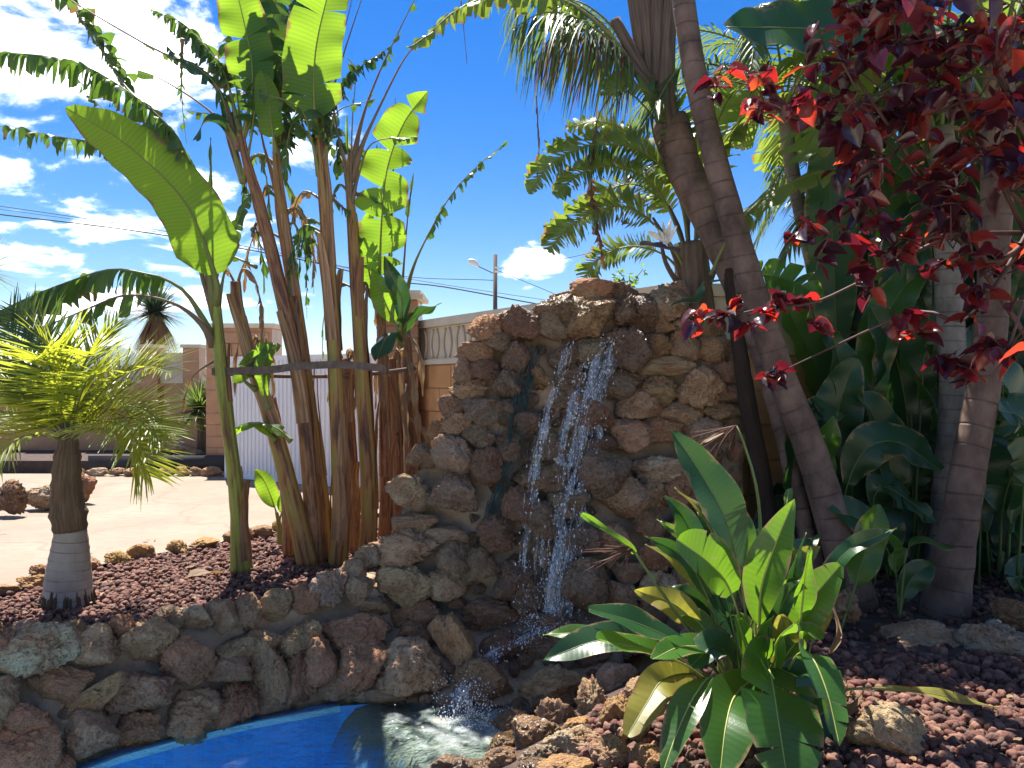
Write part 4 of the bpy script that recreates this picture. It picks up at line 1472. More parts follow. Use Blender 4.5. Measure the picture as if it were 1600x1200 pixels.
def husk(parent, path, rad, i0, i1, a, span=1.5, peel=0.05, mat='husk', seed=0):
    """A dry leaf sheath clasping the stem and peeling away at its upper end."""
    rnd = random.Random(seed)
    mb = MB()
    rows, uvs = [], []
    up = i1 > i0
    idx = list(range(i0, i1, 1 if up else -1))
    for q, i in enumerate(idx):
        t = q / max(1, len(idx) - 1)
        tg = (path[min(i + 1, len(path) - 1)] - path[max(i - 1, 0)]).normalized()
        x = tg.cross(Vector((0, 1, 0))).normalized(); y = tg.cross(x)
        row, ur = [], []
        sp = span * (1 - .75 * t ** 1.5)
        for j in range(7):
            b = a + sp * (j / 6 - .5) + .12 * noise.noise(Vector((j, i * .3, seed)))
            r = rad[i] * 1.06 + .004 + peel * t ** 3 + 0.01 * noise.noise(Vector((j * .7, i * .4, seed + 3)))
            row.append(path[i] + (x * math.cos(b) + y * math.sin(b)) * r); ur.append((j / 6 * .4, i * .06))
        rows.append(row); uvs.append(ur)
    mb.grid(rows, 0, uvs)
    mb.build('dry_sheath', mat, parent)


# ------------------------------------------------------------------ banana plants
def banana(loc_px, d, label, pts, rpx, mat, husks=3, seed=0):
    b = P(loc_px[0], loc_px[1], d)
    rpx = [r * 0.82 for r in rpx]
    t = thing('banana_plant', b, label, 'banana plant', 'banana plants in the gravel bed')
    _, path, rad = stem(t, pts, rpx, d, mat, 'pseudostem', 14, 44, 0.09, seed)
    rnd = random.Random(seed)
    for k in range(husks):
        i0 = rnd.randint(2, 30)
        husk(t, path, rad, i0, min(43, i0 + rnd.randint(7, 13)), rnd.uniform(1.2, 5.2), rnd.uniform(1.2, 2.2), rnd.uniform(.02, .09), rnd.choice(('husk', 'banana_stem_brown', 'husk')), seed + k)
    return t


def bananas():
    def leaf(parent, mid, width, mats=('banana_leaf', 'rib'), **kw):
        kw.setdefault('base', 1.6)
        return globals()['leaf'](parent, mid, width, mats, **kw)
    TORN = ('banana_torn', 'rib'); BRN = ('banana_torn', 'rib_brown'); DRY = ('dry_leaf', 'rib_brown')
    # 1: lone stem nearest the patio with the big lit leaf
    d = 6.4
    t = banana((378, 892), d, 'lone banana plant with one huge sunlit leaf beside the patio', [(378, 895), (369, 770), (356, 660), (345, 570), (340, 500), (337, 455)], [21, 14, 13, 13, 12, 7], 'banana_stem_green', 3, 1)
    leaf(t, px([(338, 480), (336, 430), (290, 318), (205, 232), (140, 190), (102, 168)], d, -.5), .285, kind='banana', u0=.14, nrm=Vector((.55, -.75, .35)), droop=.05, fold=.12, wave=.012, lean=.25, seed=1, rib=.015, label='huge sunlit bright green leaf, uncut')
    leaf(t, px([(337, 490), (310, 320), (287, 233), (253, 187), (200, 143), (133, 103), (67, 87), (-40, 80)], d, -.2), .27, TORN, u0=.38, nrm=UP, cuts=48, droop=.75, fold=0, seed=2, rib=.016, ragged=.3, nv=5)
    leaf(t, px([(336, 500), (297, 303), (253, 250), (195, 198), (143, 153), (120, 120)], d, .2), .16, BRN, u0=.55, nrm=UP, cuts=22, droop=.6, keep=.45, seed=3, rib=.013, ragged=.6)
    leaf(t, px([(336, 500), (262, 262), (200, 232), (95, 214), (0, 197), (-60, 196)], d, .4), .2, BRN, u0=.5, nrm=UP, cuts=46, droop=.78, keep=.75, seed=4, rib=.012, ragged=.5)
    leaf(t, px([(333, 530), (318, 500), (290, 457), (257, 436), (233, 429), (173, 421), (100, 443), (40, 467), (-30, 500)], d, -.5), .29, TORN, u0=.30, nrm=Vector((0, -.3, 1)), cuts=26, droop=.68, fold=0, seed=5, rib=.016, ragged=.35, nu=40)
    leaf(t, px([(333, 540), (318, 510), (283, 480), (233, 463), (187, 463), (143, 480), (95, 500), (40, 520)], d, -.8), .22, BRN, u0=.45, nrm=UP, cuts=16, droop=.8, keep=.55, seed=6, rib=.018, ragged=.5)
    leaf(t, px([(338, 470), (333, 400), (331, 300), (329, 215)], d, .1), .03, ('banana_torn', 'rib'), u0=.5, kind='lance', seed=7, rib=.018, fold=1.1, name='rolled_leaf')
    leaf(t, px([(340, 480), (352, 420), (372, 345), (392, 300)], d, .2), .07, TORN, u0=.45, seed=8, cuts=5, droop=.4, rib=.012)
    leaf(t, px([(340, 560), (300, 590), (285, 640), (272, 690)], d, -.2), .05, DRY, u0=.3, nrm=UP, seed=9, cuts=9, droop=.7, ragged=.6, keep=.6, rib=.007, name='dead_leaf')
    # clump
    d = 6.7
    t2 = banana((470, 880), d - .1, 'leaning banana stem at the outer side of the clump, cut off short', [(482, 885), (455, 770), (425, 660), (395, 570), (372, 480), (368, 440)], [20, 18, 16, 14, 13, 10], 'banana_stem', 4, 2)
    for i, (p, w) in enumerate(([(372, 470), (345, 430), (330, 440), (318, 480)], ([(372, 460), (395, 420), (420, 430), (430, 470)]))) if False else []:
        pass
    leaf(t2, px([(370, 450), (380, 420), (400, 440), (410, 500), (408, 545)], d - .1), .07, DRY, u0=.2, seed=11, cuts=6, droop=.7, nrm=UP, rib=.008, name='dead_leaf')
    leaf(t2, px([(370, 450), (352, 415), (338, 425), (322, 470)], d - .1), .06, DRY, u0=.2, seed=12, cuts=5, droop=.7, nrm=UP, rib=.008, name='dead_leaf')
    leaf(t2, px([(400, 610), (380, 590), (395, 560), (440, 540)], d - .2), .10, ('banana_leaf', 'rib'), u0=.2, seed=13, cuts=3, droop=.3)
    leaf(t2, px([(420, 640), (412, 600), (415, 560), (425, 535)], d - .25), .08, ('banana_leaf', 'rib'), u0=.2, seed=14, kind='paddle')
    leaf(t2, px([(430, 690), (405, 662), (380, 665), (362, 685)], d - .2), .09, ('banana_leaf', 'rib'), u0=.1, seed=15, nrm=UP, droop=.35)
    leaf(t2, px([(455, 690), (430, 668), (395, 660), (365, 668)], d - .3), .09, ('banana_leaf', 'rib'), u0=.1, seed=16, nrm=UP, droop=.3, cuts=3)

    t3 = banana((488, 880), d, 'banana plant whose crown spreads over the outer leaning stem', [(495, 885), (488, 780), (470, 600), (440, 460), (408, 330), (385, 250), (376, 205)], [20, 17, 15, 14, 13, 12, 6], 'banana_stem_brown', 5, 3)
    leaf(t3, px([(372, 230), (333, 130), (220, 65), (110, 0), (40, -50)], d, .3), .2, BRN, u0=.8, cuts=8, droop=.6, nrm=UP, seed=21, rib=.017)
    leaf(t3, px([(372, 235), (333, 178), (250, 123), (182, 101)], d, .1), .05, BRN, u0=.6, cuts=6, keep=.3, seed=22, rib=.014, nrm=UP, droop=.7)
    leaf(t3, px([(376, 215), (352, 120), (318, 70), (283, 35), (236, 15)], d, .3), .21, TORN, u0=.34, cuts=50, droop=.78, nrm=UP, seed=23, rib=.014, ragged=.4)
    leaf(t3, px([(250, 180), (200, 140), (150, 65), (107, 0), (85, -30)], d, .7), .22, TORN, u0=.2, cuts=44, droop=.6, nrm=Vector((.3, -.6, .6)), seed=24, rib=.012, ragged=.3, sides=(1, .15))
    leaf(t3, px([(372, 225), (350, 185), (325, 180), (306, 218)], d, -.2), .13, ('strelitzia_dark', 'rib'), u0=.15, seed=25, nrm=UP, droop=.55, kind='paddle')
    leaf(t3, px([(380, 215), (395, 120), (378, 20), (355, -60)], d, -.1), .22, ('banana_leaf', 'rib'), u0=.25, seed=26, cuts=3, droop=.1, gap=.25)
    leaf(t3, px([(380, 215), (410, 140), (425, 40), (440, -60)], d, .2), .22, TORN, u0=.2, seed=27, cuts=9, droop=.3)
    leaf(t3, px([(378, 225), (372, 160), (362, 90), (352, 40)], d, .25), .15, TORN, u0=.2, seed=28, cuts=14, droop=.55, keep=.8)
    leaf(t3, px([(285, 60), (283, 120), (286, 180), (292, 225)], d, .5), .06, BRN, u0=.05, seed=29, cuts=20, droop=.6, keep=.6, rib=.008)

    t4 = banana((500, 882), d + .15, 'banana plant in the middle of the clump, second tall stem', [(508, 885), (498, 760), (478, 600), (458, 450), (440, 330), (432, 250), (430, 215)], [19, 17, 15, 14, 13, 12, 5], 'banana_stem', 5, 4)
    leaf(t4, px([(430, 240), (432, 170), (412, 80), (398, -40)], d + .15), .24, TORN, u0=.2, seed=31, cuts=6, droop=.25)
    leaf(t4, px([(432, 240), (425, 200), (420, 160), (408, 110)], d, -.2), .12, ('banana_leaf', 'rib'), u0=.2, seed=32)
    leaf(t4, px([(432, 240), (455, 150), (470, 60), (480, -50)], d + .2, .1), .2, ('strelitzia_dark', 'rib'), u0=.25, seed=33, cuts=5, droop=.35)
    leaf(t4, px([(433, 260), (470, 330), (480, 380), (482, 420)], d + .3, .1), .13, TORN, u0=.15, seed=34, cuts=9, droop=.6, nrm=UP)
    leaf(t4, px([(433, 260), (405, 240), (385, 270), (380, 330)], d + .3, .1), .12, BRN, u0=.15, seed=35, cuts=14, droop=.7, nrm=UP, ragged=.5)
    leaf(t4, px([(440, 330), (470, 330), (490, 370), (500, 410)], d + .5, .1), .10, DRY, u0=.1, seed=36, cuts=12, droop=.75, nrm=UP, ragged=.5, name='dead_leaf')

    t5 = banana((530, 885), d - .05, 'straight thick banana plant at the front of the clump with upright sunlit leaf', [(528, 890), (533, 780), (525, 600), (516, 450), (508, 320), (500, 230), (497, 190)], [19, 17, 15, 14, 13, 12, 5], 'banana_stem', 5, 5)
    leaf(t5, px([(497, 215), (491, 160), (493, 80), (510, 0), (530, -70)], d - .1, -.3), .27, ('banana_leaf', 'rib'), u0=.1, seed=41, cuts=2, droop=.05, wave=.015, gap=.1, label='upright sunlit bright green leaf')
    leaf(t5, px([(500, 215), (520, 140), (548, 50), (575, -30)], d, .2), .05, BRN, u0=.9, seed=42, cuts=3, keep=.3, rib=.015)
    leaf(t5, px([(497, 215), (515, 120), (540, 40), (556, -30)], d, .3), .05, BRN, u0=.9, seed=43, cuts=3, keep=.3, rib=.013)
    leaf(t5, px([(495, 220), (480, 120), (482, 50), (470, -20)], d, .2), .22, ('strelitzia_dark', 'rib'), u0=.3, seed=44, cuts=7, droop=.5)
    leaf(t5, px([(495, 230), (462, 190), (450, 220), (445, 290)], d, -.1), .13, TORN, u0=.15, seed=45, cuts=8, droop=.6, nrm=UP)
    leaf(t5, px([(505, 300), (540, 330), (560, 380), (565, 430)], d, .4), .08, BRN, u0=.15, seed=46, cuts=18, droop=.7, nrm=UP, ragged=.5)

    t6 = banana((575, 880), d + .2, 'banana plant with two long bare leaf stalks reaching over the falls', [(572, 885), (577, 780), (568, 620), (558, 470), (550, 350), (546, 280), (546, 240)], [17, 16, 15, 13, 12, 10, 4], 'banana_stem', 5, 6)
    leaf(t6, px([(548, 270), (565, 190), (587, 127), (620, 55), (655, -15)], d + .2, .1), .12, BRN, u0=.35, seed=51, cuts=24, keep=.4, droop=.75, rib=.018, ragged=.7, nrm=UP)
    leaf(t6, px([(550, 285), (563, 235), (587, 180), (633, 90), (667, 57), (700, 20)], d + .2, -.2), .1, BRN, u0=.8, seed=52, cuts=8, keep=.4, droop=.7, rib=.018, nrm=UP)
    leaf(t6, px([(546, 275), (530, 220), (520, 160), (512, 110)], d + .2, .2), .05, BRN, u0=.7, seed=53, cuts=4, rib=.014)
    leaf(t6, px([(546, 275), (543, 230), (542, 180)], d + .2), .03, ('banana_leaf', 'rib'), u0=.4, kind='lance', seed=54, rib=.012, name='rolled_leaf', fold=1.0)
    leaf(t6, px([(548, 300), (600, 320), (612, 370), (610, 420)], d + .3, .1), .06, BRN, u0=.2, seed=55, cuts=20, droop=.7, nrm=UP, ragged=.6)

    t7 = banana((603, 870), d + .5, 'slim banana plant with tattered upright sunlit leaf nearest the falls', [(600, 880), (603, 760), (600, 620), (595, 500), (590, 430)], [13, 12, 11, 10, 6], 'banana_stem_brown', 4, 7)
    leaf(t7, px([(592, 470), (594, 395), (598, 320), (607, 255), (632, 190), (668, 143)], d + .4, -.2), .26, ('banana_leaf', 'rib'), u0=.12, seed=61, cuts=5, droop=.12, gap=.45, wave=.02, label='tattered upright sunlit leaf')
    leaf(t7, px([(605, 470), (612, 330), (615, 230), (618, 150)], d + .5), .07, BRN, u0=.35, seed=62, cuts=20, droop=.85, keep=.7, ragged=.5, rib=.012)
    leaf(t7, px([(625, 500), (632, 400), (638, 330), (646, 270)], d + .5), .03, BRN, u0=.7, seed=63, cuts=4, droop=.6, rib=.016)
    leaf(t7, px([(598, 480), (580, 440), (572, 380), (578, 330)], d + .5), .12, ('banana_leaf', 'rib'), u0=.2, seed=64, cuts=3, droop=.2)

    t8 = banana((640, 850), d + .8, 'dry brown banana stem beside the waterfall rocks with one shredded arching leaf', [(640, 860), (642, 740), (638, 600), (632, 500), (628, 440)], [13, 13, 12, 11, 6], 'banana_stem_brown', 7, 8)
    leaf(t8, px([(632, 470), (645, 420), (665, 375), (700, 312), (740, 265), (792, 222)], d + .7, -.4), .11, TORN, u0=.35, seed=71, cuts=28, droop=.6, keep=.7, nrm=Vector((.3, -.5, .8)), ragged=.4, rib=.012, sides=(1, .3))
    leaf(t8, px([(628, 530), (635, 505), (660, 488), (690, 473)], d + .5, -.4), .12, ('strelitzia_dark', 'rib'), u0=.1, seed=72, nrm=UP, droop=.15, kind='lance')
    leaf(t8, px([(628, 540), (615, 520), (602, 530), (590, 560)], d + .5, -.4), .14, ('strelitzia_dark', 'rib'), u0=.1, seed=73, nrm=UP, droop=.4, kind='paddle')
    leaf(t8, px([(625, 520), (605, 480), (590, 440), (582, 420)], d + .4, -.2), .12, ('banana_leaf', 'rib'), u0=.15, seed=74, kind='lance')
    leaf(t8, px([(625, 520), (628, 470), (612, 430), (600, 400)], d + .4, -.2), .1, ('strelitzia_dark', 'rib'), u0=.15, seed=75, kind='lance')
    for k, (x, y) in enumerate(((655, 560), (645, 600), (650, 650), (632, 640), (668, 690))):
        leaf(t8, px([(636, y - 40), (x, y - 10), (x + 6, y + 60)], d + .6, -.2), .05, DRY, u0=.05, seed=76 + k, nrm=UP, droop=.5, kind='lance', rib=.006, name='dead_leaf')
    for k, (pts, rr, dc, lb) in enumerate((([(452, 880), (450, 780), (432, 680), (405, 590), (392, 540)], [14, 13, 12, 11, 9], d + .3, 'dry leaning stump between the outer stems of the clump'), ([(548, 888), (552, 780), (546, 660), (540, 560)], [13, 12, 11, 9], d + .45, 'thin dead stem between the two straight banana plants'), ([(622, 870), (622, 740), (618, 640), (612, 560)], [12, 11, 10, 8], d + .7, 'thin ragged dead stem next to the dry one by the rocks'))):
        tq = banana(pts[0], dc, lb, pts, rr, 'banana_stem_brown', 5, 40 + k)
        for q in range(3):
            (a, b) = pts[-1]
            sx = (-1) ** q * (14 + 9 * q)
            leaf(tq, px([(a, b + 12), (a + sx * .6, b - 16), (a + sx, b + 20), (a + sx * 1.1, b + 80)], dc, -.1), .06, DRY, u0=.1, nrm=UP, droop=.7, cuts=6, seed=990 + k * 4 + q, rib=.006, name='dead_leaf')
    # young shoot at the foot
    t9 = banana((420, 800), 7.3, 'young green banana shoot by the patio at the foot of the clump', [(438, 850), (436, 820), (432, 800)], [6, 5, 3], 'banana_stem_green', 0, 9)
    leaf(t9, px([(436, 815), (425, 780), (412, 750), (398, 733)], 7.3), .11, ('banana_leaf', 'rib'), u0=.25, seed=81, kind='lance', rib=.007)
    leaf(t9, px([(436, 815), (446, 780), (455, 760)], 7.3), .07, ('banana_leaf', 'rib'), u0=.25, seed=82, kind='lance', rib=.006)
    # bare stalks, broken leaves and hanging shreds that thicken the crowns
    rq = random.Random(91)
    for (t_, cx, cy, dc) in ((t3, 380, 245, d), (t4, 432, 255, d + .15), (t5, 499, 235, d - .05), (t6, 547, 290, d + .2)):
        for k in range(5):
            a = rq.uniform(-1.0, 1.0); ln = rq.uniform(90, 260)
            e = (cx + math.sin(a) * ln, cy - math.cos(a) * ln * .9)
            m_ = (cx + math.sin(a) * ln * .35, cy - ln * .5)
            if k < 2:
                leaf(t_, px([(cx, cy + 40), (cx + (m_[0] - cx) * .4, cy - 20), m_, e], dc, rq.uniform(-.4, .5)), .06, BRN, u0=.75, cuts=6, keep=.4, droop=.7, nrm=UP, seed=900 + k + cx, rib=.013, name='leaf_stalk')
            else:
                leaf(t_, px([(cx, cy + 40), (cx + (m_[0] - cx) * .4, cy - 20), m_, e], dc, rq.uniform(-.4, .6)), rq.uniform(.12, .22), (TORN, ('strelitzia_dark', 'rib'), TORN)[k - 2], u0=.4, cuts=rq.choice((8, 16, 30)), keep=.8, droop=rq.uniform(.35, .7), nrm=Vector((rq.uniform(-.4, .4), -.6, .7)), seed=950 + k + cx, rib=.013, ragged=.3)
        for k in range(4):
            yy = cy + rq.uniform(0, 190); sx = rq.choice((-1, 1)) * rq.uniform(25, 60)
            leaf(t_, px([(cx + (yy - cy) * .12, yy), (cx + sx * .6, yy - 15), (cx + sx, yy + 40), (cx + sx * 1.05, yy + rq.uniform(80, 140))], dc, rq.uniform(-.2, .5)), rq.uniform(.05, .11), rq.choice((DRY, BRN, TORN)), u0=.15, cuts=rq.choice((10, 16)), keep=.75, droop=.75, nrm=UP, seed=980 + k + cx, rib=.008, ragged=.5, name='dead_leaf')
    # flat wooden strap that ties the clump together
    s = thing('wooden_strap', P(470, 576, 6.25), 'grey wooden strap tied across the banana stems at half height', 'strap')
    for pts, d0, d1 in (([(332, 581), (420, 578), (470, 572), (540, 570), (604, 576)], 6.38, 6.42),):
        mb = MB()
        path = smooth([P(a, b, d0 + (d1 - d0) * i / 4) for i, (a, b) in enumerate(pts)], 24)
        rows, uvs = [], []
        for off, y in ((.032, 0), (.032, -.018), (-.032, -.018), (-.032, 0), (.032, 0)):
            rows.append([p + Vector((0, y, off)) for p in path]); uvs.append([(i * .05, off * 4) for i in range(24)])
        mb.grid(rows, 0, uvs); mb.build('band', 'strap_wood', s, flat=True)
    mb = MB()
    path = smooth([P(335, 583, 6.9), P(450, 588, 7.1), P(560, 586, 7.1), P(650, 575, 7.3)], 16)
    mb.tube(path, .022, 6); mb.build('rear_band', 'strap_wood', s)


bananas()


# ------------------------------------------------------------------ small palm at the left
def small_palm():
    d = 5.45
    b = P(106, 950, d); b.z = -0.03
    t = thing('palm_tree', b, 'small yellow-green palm with swollen grey trunk in the gravel bed', 'palm tree')
    mb = MB()
    path = smooth(px([(106, 955), (107, 900), (110, 850), (110, 825)], d), 26)
    n = len(path)
    rad = [m_px(np.interp(i / (n - 1), [0, .08, .4, .8, 1], [33, 35, 33, 26, 22]), d) * (1 + .02 * math.sin(i * 2.4)) for i in range(n)]
    mb.tube(path, rad, 24); mb.build('trunk', 'palm_base', t)
    mb = MB()
    path = smooth(px([(110, 830), (106, 790), (104, 750), (106, 700), (108, 660)], d), 26)
    rad = [m_px(np.interp(i / 25, [0, .15, .4, .7, 1], [23, 27, 22, 19, 8]), d) * (1 + .06 * math.sin(i * 1.9)) for i in range(26)]
    mb.tube(path, rad, 18); mb.build('leaf_base_sheath', 'fibre', t)
    rnd = random.Random(2)
    mb = MB()
    for k in range(60):      # exposed roots at the foot
        a = rnd.uniform(0, 6.28); r = m_px(33, d)
        p = b + Vector((math.cos(a) * r * .96, math.sin(a) * r * .96, .10 + rnd.uniform(0, .05)))
        mb.tube([p, p + Vector((math.cos(a) * .02, math.sin(a) * .02, -.06)), p + Vector((math.cos(a) * .045, math.sin(a) * .045, -.14))], [.007, .007, .005], 5)
    mb.build('root_collar', 'fibre', t)['kind'] = 'stuff'
    fr = [([(110, 680), (150, 640), (205, 600), (262, 570)], -.3, 0), ([(110, 690), (160, 660), (215, 655), (255, 690)], -.5, 0), ([(105, 680), (90, 600), (62, 530), (30, 485)], .1, 1),
          ([(105, 690), (60, 640), (10, 620), (-40, 640)], -.3, 0), ([(105, 690), (65, 680), (20, 690), (-20, 740)], -.6, 0), ([(108, 680), (120, 600), (150, 540), (185, 505)], .4, 0), ([(108, 680), (70, 610), (20, 570), (-40, 560)], .3, 0),
          ([(110, 690), (140, 640), (180, 630), (215, 660)], .5, 0), ([(110, 690), (150, 670), (200, 690), (235, 745)], .3, 0), ([(105, 690), (60, 665), (10, 670), (-30, 700)], .5, 0), ([(108, 680), (100, 610), (95, 560), (60, 520)], -.5, 0), ([(108, 680), (125, 620), (140, 590), (170, 580)], -.8, 0), ([(106, 680), (60, 580), (20, 520), (-30, 490)], .0, 1), ([(106, 685), (150, 610), (190, 580), (235, 565)], .6, 0), ([(106, 690), (140, 660), (190, 665), (232, 715)], -.5, 0)]
    rq = random.Random(44)
    for k in range(6):
        a = -.1 + 3.4 * k / 5; rr = rq.uniform(130, 195)
        ex, ey = 106 + math.cos(a) * rr * 1.05, 640 - math.sin(a) * rr * .8 + 10
        fr.append(([(108, 690), (106 + math.cos(a) * rr * .35, 640 - math.sin(a) * rr * .3), (106 + math.cos(a) * rr * .75, 630 - math.sin(a) * rr * .55), (ex, ey + 15)], rq.uniform(-.8, .6), 0))
    for i, (pts, dd, dark) in enumerate(fr):
        frond(t, px(pts, d, dd), 34, .44, .0075, ('palm_dark' if dark else 'palm_leaflet', 'rib'), .12, 1.0, Vector((0, -.55, .85)), .16, .011, i, .3)


small_palm()


# ------------------------------------------------------------------ yuccas and far plants
def yucca(name, label, cx, cy, d, n, L, w, trunk, mat, skirt=0, tr_mat='fibre', lo=-.6, seed=0):
    c = P(cx, cy, d)
    t = thing(name, (c.x, c.y, 0), label, 'yucca')
    rnd = random.Random(seed)
    if trunk:
        mb = MB(); path = smooth([Vector((c.x, c.y, 0)), Vector((c.x + .05, c.y, c.z * .5)), c], 20)
        mb.tube(path, [trunk * (1.2 - .3 * i / 19 + .1 * noise.noise(Vector((i, seed, 0)))) for i in range(20)], 10); mb.build('trunk', tr_mat, t)

    def spikes(n, z0, z1, mat_, nm, droop, Lf=1.0):
        mb = MB()
        for k in range(n):
            a = rnd.uniform(0, 6.283); z = rnd.uniform(z0, z1)
            r = math.sqrt(max(0, 1 - z * z))
            dr = Vector((math.cos(a) * r, math.sin(a) * r, z))
            s = dr.cross(UP)
            s = s.normalized() if s.length > .1 else Vector((1, 0, 0))
            ln = L * rnd.uniform(.75, 1.1) * Lf
            p = c + dr * .04
            rows = []
            for j in range(4):
                v = j / 3
                dd = (dr + DOWN * droop * v).normalized()
                q = p + dd * ln * v
                ww = w * (1 - v) + .002
                rows.append([q - s * ww, q + s * ww])
            mb.grid(rows)
        o = mb.build(nm, mat_, t)
        o['kind'] = 'stuff'
    spikes(n, lo, 1, mat, 'spiky_crown', .15)
    if skirt:
        spikes(skirt, -.98, -.75, 'dry_leaf', 'dead_leaf_skirt', .3, 1.35)


yucca('yucca_tree', 'grey-green yucca tree with a beige skirt of dead leaves behind the wall', 243, 488, 17.0, 520, .82, .022, .16, 'yucca_leaf', 260, seed=1, lo=-.35)
yucca('yucca_plant', 'bushy green spiky yucca beside the white gate', 312, 640, 14.2, 380, .62, .02, .09, 'palm_dark', 0, seed=2, lo=-.5)
yucca('yucca_plant', 'small spiky yucca above the one beside the gate', 338, 612, 14.6, 240, .5, .018, .07, 'yucca_leaf', 0, seed=3, lo=-.5)
yucca('yucca_tree', 'dark spiky palm crown cut by the frame edge above the small palm', -28, 425, 9.0, 160, .55, .010, .06, 'palm_dark', 0, seed=4, lo=-.4)


# ------------------------------------------------------------------ tall trees on the right
def jungle():
    SG = ('strelitzia_leaf', 'petiole'); SD = ('strelitzia_dark', 'petiole'); ST = ('strelitzia_torn', 'rib'); DRY = ('dry_dark', 'rib_brown')
    GRP = 'ringed trunks on the right'

    def tree(base, d, label, pts, rpx, mat, rings=26, lump=.05, seed=0, n=60, dd=0.0, name='giant_strelitzia'):
        b = P(base[0], base[1], d); b.z = -.02
        t = thing(name, b, label, 'tree', GRP)
        o, path, rad = stem(t, pts, rpx, d, mat, 'trunk', 16, n, lump, seed, rings, dd)
        return t, path, rad
    # front ringed trunk leaning left
    tA, pathA, radA = tree((1342, 945), 5.4, 'long ringed trunk leaning left in front of the waterfall end', [(1342, 950), (1297, 800), (1262, 690), (1222, 590), (1182, 470), (1143, 340), (1110, 220), (1085, 110), (1068, 0), (1055, -110), (1042, -300), (1035, -520), (1030, -800)], [30, 26, 23, 21, 20, 19, 19, 19, 18, 18, 17, 16, 15], 'ring_trunk', 36, .05, 1, 80, .65)
    rnd = random.Random(31)
    top = pathA[-1]
    # its unseen crown is raised so its shadow misses the ground in view
    for k in range(7):
        a = k * 2.4 + .4
        out = Vector((math.cos(a), math.sin(a) * .8, 0))
        leaf(tA, [top + Vector((0, 0, -.25)), top + out * .45 + UP * .75, top + out * 1.15 + UP * 1.15, top + out * 1.9 + UP * (.75 if k % 2 else 1.05)], .36, ST if k % 2 else SG, u0=.42, kind='paddle', nrm=UP, cuts=6 if k % 2 else 2, droop=.25, seed=100 + k, rib=.022)
    # second trunk with a fan of sheaths
    tB, pathB, radB = tree((1284, 930), 5.7, 'brown trunk widening into a fan of leaf sheaths below the hanging fronds', [(1284, 935), (1240, 745), (1214, 640), (1180, 530), (1140, 420), (1105, 340), (1072, 270), (1045, 190)], [14, 14, 14, 15, 18, 24, 30, 33], 'ring_trunk', 22, .06, 2, 60, .62)
    for k, (ex, ey, r0) in enumerate(((985, -40, 20), (1005, -50, 22), (960, 30, 16), (1030, -60, 20), (935, 60, 11), (1052, -50, 17))):
        mb = MB()
        path = smooth(px([(1085, 300), (1048, 200), (1012 + (ex - 985) * .45, 105), (ex, ey)], 6.35 - .03 * k), 24)
        mb.tube(path, [m_px(r0 * (1 - .45 * i / 23), 6.3) for i in range(24)], 8, squash=.6); mb.build('leaf_sheath', 'sheath', tB)
    c = P(990, 20, 6.3)
    # fronds arching left over the gap of sky
    leaf(tB, px([(1050, 210), (985, 95), (920, 25), (860, -5), (780, -8), (715, 15), (660, 62), (636, 75)], 6.3, -.3), .20, ST, u0=.42, nrm=Vector((.0, -.45, .9)), cuts=26, droop=.55, seed=111, rib=.024, ragged=.25)
    for k, (pts, dd, ln, mt) in enumerate((([(1045, 200), (975, 85), (905, 30), (850, 20), (800, 45)], -.3, .85, 'palm_dark'), ([(1040, 200), (960, 60), (890, 0), (830, -10), (790, 20)], .3, .85, 'palm_dark'), ([(1045, 215), (965, 75), (900, 45), (860, 60), (835, 100)], .1, .7, 'dry_dark'), ([(1040, 190), (970, 60), (920, 10), (880, 0), (850, 20)], .5, .8, 'palm_dark'))):
        frond(tB, px(pts, 6.3, dd), 44, ln, .011, (mt, 'rib'), 2.2, 1.2, UP, .35, .018, 600 + k, -.1, keep=.9, jag=.3)
    leaf(tB, px([(720, 0), (725, 50), (730, 102)], 6.2), .004, DRY, u0=.8, seed=115, rib=.006, name='hanging_rib')
    leaf(tB, px([(838, 150), (842, 230), (838, 290), (826, 300)], 6.2), .02, DRY, u0=.05, seed=116, cuts=12, droop=.7, rib=.005, name='hanging_rib')
    leaf(tB, px([(1030, 60), (1060, -80), (1120, -200), (1200, -260)], 6.3, .8), .4, SG, u0=.35, nrm=UP, kind='paddle', cuts=5, droop=.3, seed=120, rib=.022)
    leaf(tB, px([(1030, 60), (1010, -60), (1000, -200), (1020, -300)], 6.3, .9), .4, SG, u0=.35, nrm=UP, kind='paddle', cuts=5, droop=.3, seed=121, rib=.022)
    # low crown behind the falls with the white flower
    cB = P(1082, 470, 6.45)
    tC = thing('giant_strelitzia', (cB.x, cB.y, 0), 'giant bird of paradise clump with white flower fanning out above the falls', 'tree', GRP)
    stem(tC, [(1095, 700), (1090, 560), (1085, 470), (1080, 380)], [22, 24, 30, 26], 6.5, 'sheath', 'trunk', 14, 40, .12, 5)
    fans = [([(1082, 420), (1062, 300), (1000, 222), (940, 190), (880, 202)], .13, 22), ([(1080, 430), (1062, 310), (1010, 240), (930, 225), (862, 255), (828, 303)], .15, 26), ([(1080, 430), (1055, 340), (1000, 290), (945, 300), (905, 350)], .15, 24),
            ([(1080, 440), (1040, 370), (985, 325), (930, 330), (885, 360), (856, 393)], .16, 26), ([(1080, 450), (1040, 400), (985, 385), (935, 405), (908, 445)], .13, 24), ([(1085, 420), (1085, 300), (1050, 180), (985, 130), (940, 150)], .15, 20), ([(1085, 420), (1100, 280), (1130, 170), (1190, 90)], .2, 10),
            ([(1085, 430), (1030, 300), (960, 260), (900, 275), (870, 310)], .13, 24)]
